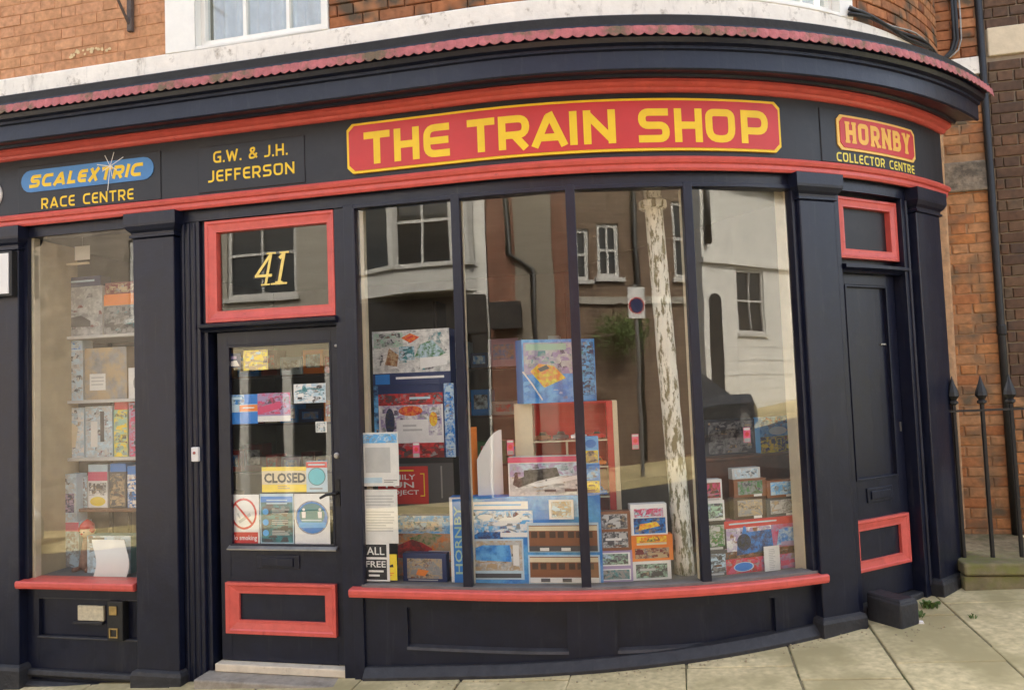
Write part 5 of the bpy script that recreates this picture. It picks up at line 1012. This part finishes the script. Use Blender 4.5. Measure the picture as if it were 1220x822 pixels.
def grit(m):
    for k in range(170):
        q = random.uniform(-.7, 2.9); x, y = P2(q, .07+abs(random.gauss(0, .05)) + (.2 if 2.2 < q < 2.55 else 0)); r_ = random.uniform(.002, .008)
        m.lathe(Vector((x, y, G(x)+.001)), [(r_*.7, 0), (r_, r_*.5), (r_*.4, r_)], n=5)
tag(part('grit', mat('grit_stones', (.34, .28, .17), .95, .3, 50), None, grit), label='loose grit along the foot of the shopfront', cat='grit', kind='stuff')
# ================================================================== ACROSS THE STREET (seen reflected in the glass)
SLATE = mat('slate', (.08, .085, .1))
def house(name, label, u0, u1, ztop, wm, holes, depth=6.):
    p = O3((u0+u1)/2, 0, G(O3((u0+u1)/2, 0, 0).x)); e = empty(name, p, label, 'house')
    part('wall', wm, e, lambda m: (wallbits(m, lambda a, ee, z: O3(a, ee, z), u0, u1, -.8, ztop, holes, .12, 9), m.face([O3(u0, 0, -.8), O3(u0, -depth, -.8), O3(u0, -depth, ztop), O3(u0, 0, ztop)], 0, [(0, -.8), (depth, -.8), (depth, ztop), (0, ztop)]), m.face([O3(u1, 0, -.8), O3(u1, -depth, -.8), O3(u1, -depth, ztop), O3(u1, 0, ztop)], 0, [(0, -.8), (depth, -.8), (depth, ztop), (0, ztop)]), m.face([O3(u0, -depth, -.8), O3(u1, -depth, -.8), O3(u1, -depth, ztop), O3(u0, -depth, ztop)], 0, [(0, 0), (4, 0), (4, 6), (0, 6)])))
    part('roof', SLATE, e, lambda m: m.loft([[O3(q, .2, ztop), O3(q, -depth/2, ztop+1.6), O3(q, -depth, ztop), O3(q, -depth, ztop-.05), O3(q, .2, ztop-.08)] for q in (u0-.02, u1+.02)]))
    for a, b, c, d in holes:
        wn = part('window', FARW, e, lambda m: [m.hexa([O3(x0, -.1, z0), O3(x1, -.1, z0), O3(x1, -.04, z0), O3(x0, -.04, z0), O3(x0, -.1, z1), O3(x1, -.1, z1), O3(x1, -.04, z1), O3(x0, -.04, z1)]) for x0, x1, z0, z1 in ((a, a+.07, c, d), (b-.07, b, c, d), (a+.07, b-.07, c, c+.07), (a+.07, b-.07, d-.07, d), ((a+b)/2-.02, (a+b)/2+.02, c+.07, d-.07), (a+.07, (a+b)/2-.02, (c+d)/2-.025, (c+d)/2+.025), ((a+b)/2+.02, b-.07, (c+d)/2-.025, (c+d)/2+.025))])
        part('pane', DARKGL, wn, lambda m: m.face([O3(a+.03, -.085, c+.03), O3(b-.03, -.085, c+.03), O3(b-.03, -.085, d-.03), O3(a+.03, -.085, d-.03)]))
        part('sill', FARW, wn, lambda m: m.hexa([O3(a-.06, -.02, c-.08), O3(b+.06, -.02, c-.08), O3(b+.06, .07, c-.08), O3(a-.06, .07, c-.08), O3(a-.06, -.02, c-.003), O3(b+.06, -.02, c-.003), O3(b+.06, .07, c-.003), O3(a-.06, .07, c-.003)]))
    return e
def obox(m, a, b, e0, e1, z0, z1): m.hexa([O3(a, e0, z0), O3(b, e0, z0), O3(b, e1, z0), O3(a, e1, z0), O3(a, e0, z1), O3(b, e0, z1), O3(b, e1, z1), O3(a, e1, z1)])
FARW = mat('far_white_paint', (.50, .49, .46), .6, .06, 6)
STUC = mat('white_stucco', (.66, .645, .60), .8, .06, 3, .1, 30)
BRK1 = brickwall_mat('red_brick_far', (.22, .085, .05), (.17, .07, .045), (.22, .17, .13))
BRK0 = brickwall_mat('pale_brick_far', (.26, .21, .165), (.21, .175, .14), (.30, .27, .23))
BRK2 = brickwall_mat('brown_brick_far', (.17, .11, .07), (.13, .085, .06), (.25, .2, .15))
TANR = mat('tan_render', (.32, .295, .25), .85, .08, 3)
house('brick_house', 'pale brick house across the street, reflected in the left window', -16, -7.75, 6.2, BRK0, [(-14.6, -13.6, 3.2, 4.7), (-9.0, -8.2, 3.2, 4.7)])
h = house('cream_shop', 'cream shop across the street, reflected in the shop door', -7.7, -4.62, 6.2, TANR, [(-6.95, -5.55, 3.45, 5.05)])
part('fascia_board', mat('tan_fascia', (.46, .40, .28), .7, .08, 5), h, lambda m: obox(m, -7.6, -4.7, .003, .12, 2.14, 2.75))
part('shop_glass', DARKGL, h, lambda m: obox(m, -7.4, -4.85, .003, .02, .55, 2.13))
for q in (-7.5, -6.65, -5.78, -4.95): part('column', FARW, h, lambda m: obox(m, q-.09, q+.09, .003, .1, -.3, 2.135))
part('stall_riser', TANR, h, lambda m: obox(m, -7.4, -4.86, .021, .09, -.4, .55))
h = house('bay_window_house', 'white rendered house with a bay over a black shopfront, reflected in the first bow pane', -4.6, -1.32, 6.3, STUC, [])
bay = part('bay', FARW, h, lambda m: (m.loft([[O3(-4.35, .0, z), O3(-3.50, .42, z), O3(-2.42, .42, z), O3(-1.5, .0, z)] for z in (3.28, 3.68)]), m.loft([[O3(-4.4, .0, z), O3(-3.53, .47, z), O3(-2.39, .47, z), O3(-1.44, .0, z)] for z in (3.68, 3.75)]), m.loft([[O3(-4.35, .0, z), O3(-3.50, .42, z), O3(-2.42, .42, z), O3(-1.5, .0, z)] for z in (5.3, 5.6)]), [m.tube([O3(a, e_, 3.7), O3(a, e_, 5.35)], .10, n=6) for a, e_ in ((-4.25, .06), (-3.50, .40), (-2.42, .40), (-1.62, .08))], obox(m, -2.985, -2.945, .37, .41, 3.75, 5.3), obox(m, -3.45, -2.45, .37, .405, 4.45, 4.50)))
part('bay_glass', DARKGL, bay, lambda m: m.loft([[O3(-4.3, .0, z), O3(-3.48, .37, z), O3(-2.44, .37, z), O3(-1.55, .0, z)] for z in (3.75, 5.3)], caps=False, closed=False))
part('shopfront', BLACKP, h, lambda m: (obox(m, -4.55, -1.35, .003, .14, 2.55, 3.2), obox(m, -4.5, -4.3, .003, .12, -.5, 2.55), obox(m, -1.6, -1.36, .003, .12, -.5, 2.55), obox(m, -4.3, -1.6, .003, .08, -.5, .6), obox(m, -3.0, -2.85, .003, .12, .6, 2.55)))
part('shop_glass', DARKGL, h, lambda m: obox(m, -4.3, -1.6, .003, .02, .6, 2.55))
h = house('red_brick_house', 'red brick house with a kinked drainpipe, reflected in the second bow pane', -1.3, 2.9, 6.2, BRK1, [(.9, 1.7, 3.4, 4.9)])
part('drainpipe', BLACKP, h, lambda m: m.tube([O3(-.95, .08, 6), O3(-.95, .08, 3.85), O3(-.55, .08, 3.55), O3(-.55, .08, 0)], .05, n=8), smooth=True)
part('render_strip', mat('grey_render', (.22, .19, .15), .9, .1, 3), h, lambda m: obox(m, -.85, -.2, .003, .03, 0, 6.1))
part('shop_canopy', BLACKP, h, lambda m: obox(m, -1.28, -.75, .031, .2, 2.6, 3.05))
h = house('brown_brick_house', 'brown brick house with sash windows, reflected in the third bow pane', 2.92, 8.2, 6.3, BRK2, [(3.62, 4.05, 3.45, 4.35), (4.2, 4.62, 3.5, 4.45), (5.7, 6.4, 3.5, 4.9), (6.9, 7.6, 3.5, 4.9)])
part('string_course', TANR, h, lambda m: obox(m, 2.93, 8.19, .003, .06, 3.02, 3.14))
part('drainpipe', BLACKP, h, lambda m: m.tube([O3(4.9, .08, 6.2), O3(4.9, .08, .3)], .05, n=8), smooth=True)
h = house('white_corner_house', 'white stucco corner house with arched opening, reflected in the last bow pane', 12.62, 20, 6.6, STUC, [(14.0, 15.25, 2.75, 4.4), (16.9, 17.9, 2.75, 4.4)])
part('cornice', STUC, h, lambda m: obox(m, 12.55, 20.05, .003, .1, 4.46, 4.58))
part('arched_door', BLACKP, h, lambda m: m.loft([[O3(a, e_, z) for a, z in [(12.82, .8), (13.3, .8), (13.3, 3.5)] + [(13.06+.24*cos(pi*k/8), 3.5+.24*sin(pi*k/8)) for k in range(1, 8)] + [(12.82, 3.5)]] for e_ in (.003, .03)]))
part('rustication', mat('stucco_joint', (.42, .40, .35), .9), h, lambda m: [obox(m, 13.2, 20, .003, .008, 1+.35*k, 1.012+.35*k) for k in range(5)])
part('drainpipe', BLACKP, h, lambda m: m.tube([O3(12.8, .08, 6.6), O3(12.8, .08, 4.9)], .07, n=8), smooth=True)
# no-waiting sign, hanging basket
sg = O3(4.12, 1.55, 0); gz = G(sg.x)
e = empty('parking_sign', Vector((sg.x, sg.y, gz)), 'grey post with a white plate and blue disc, reflected in the third bow pane', 'sign')
part('post', STEEL, e, lambda m: m.tube([O3(4.12, 1.55, gz-.1), O3(4.12, 1.55, 3.15)], .035, n=8))
part('plate', PLASTICW, e, lambda m: obox(m, 3.98, 4.26, 1.59, 1.60, 2.62, 3.1))
part('disc', pm('navy'), e, lambda m: m.lathe(O3(4.12, 1.60, 2.82), [(.11, 0), (.11, .004)], n=20, ax=(-N2.x, -N2.y, 0)))
part('red_ring', pm('red'), e, lambda m: m.lathe(O3(4.12, 1.60, 2.82), [(.13, 0), (.13, .002)], n=20, ax=(-N2.x, -N2.y, 0)))
bo = O3(4.45, .35, 2.45)
e = empty('hanging_basket', bo, 'hanging basket of dark foliage, reflected in the third bow pane', 'basket')
part('bracket', BLACKP, e, lambda m: (m.tube([O3(4.45, .0, 3.0), O3(4.45, .36, 3.0)], .015), m.tube([O3(4.45, .35, 3.0), bo], .006)))
part('bowl', WOODD, e, lambda m: m.lathe(bo-Vector((0, 0, .12)), [(.05, -.1), (.16, -.02), (.2, .1)], n=12))
def fol(m):
    for k in range(700):
        d_ = Vector((random.gauss(0, 1), random.gauss(0, 1), random.gauss(.15, .8))).normalized(); p = bo + d_*random.uniform(.12, .5); q = Vector((random.gauss(0, 1), random.gauss(0, 1), random.gauss(0, 1))).normalized()*.04
        m.face([p-q, p+q.cross(d_)*.5, p+q+d_*.06, p-q.cross(d_)*.5])
part('foliage', LEAFM, e, fol)
# parked car
def car(u, e_, col, label):
    gz = G(O3(u, 0, 0).x)-.12
    def f(x, y, z): q = O3(u+x, e_+y, 0); return Vector((q.x, q.y, gz+.067*cos(A0)*x+z))
    c = empty('parked_car', f(0, 0, 0), label, 'car')
    sec = [(-2.0, .25, .6, .70), (-1.9, .22, .78, .80), (-1.2, .2, .88, .85), (.7, .2, .92, .86), (1.7, .2, .84, .84), (2.0, .25, .62, .72)]
    part('body', col, c, lambda m: m.loft([[f(x, -w_, z0), f(x, w_, z0), f(x, w_, z1*.8), f(x, w_*.93, z1), f(x, -w_*.93, z1), f(x, -w_, z1*.8)] for x, z0, z1, w_ in sec]), bevel=.04, smooth=False)
    cab = part('roof', col, c, lambda m: m.loft([[f(x, -w_, z), f(x, w_, z), f(x, w_*.9, z+.04), f(x, -w_*.9, z+.04)] for x, z, w_ in [(-1.25, 1.36, .55), (-.6, 1.42, .6), (.3, 1.38, .58)]]), bevel=.02)
    part('windows', DARKGL, c, lambda m: m.loft([[f(-1.8, -.76, .86), f(1.05, -.76, .9), f(1.05, .76, .9), f(-1.8, .76, .86)], [f(-1.25, -.55, 1.37), f(.3, -.58, 1.39), f(.3, .58, 1.39), f(-1.25, .55, 1.37)]]))
    for x in (-1.3, 1.3):
        for y in (-.78, .78):
            w_ = part('wheel', BLACKM, c, lambda m: m.lathe(f(x, y-.1, .31), [(.2, 0), (.31, .02), (.31, .18), (.2, .2)], n=18, ax=f(0, 1, 0)-f(0, 0, 0)))
            part('rim', STEEL, w_, lambda m: m.lathe(f(x, y-.11, .31), [(.05, -.005), (.19, 0), (.19, .22), (.05, .225)], n=14, ax=f(0, 1, 0)-f(0, 0, 0)))
    for y in (-.6, .6):
        part('headlight', PLASTICW, c, lambda m: m.lathe(f(1.93, y, .58), [(.10, 0), (.09, .05), (.03, .07)], n=10, ax=f(1, 0, 0)-f(0, 0, 0)))
car(9.2, 1.5, mat('dark_car_paint', (.02, .022, .025), .25, .1, 3, coat=.5), 'dark parked car across the street, reflected in the last bow pane')
car(-11.3, 2.35, mat('silver_car_paint', (.42, .43, .44), .3, .05, 3, coat=.5), 'silver parked car across the street, reflected in the left window')
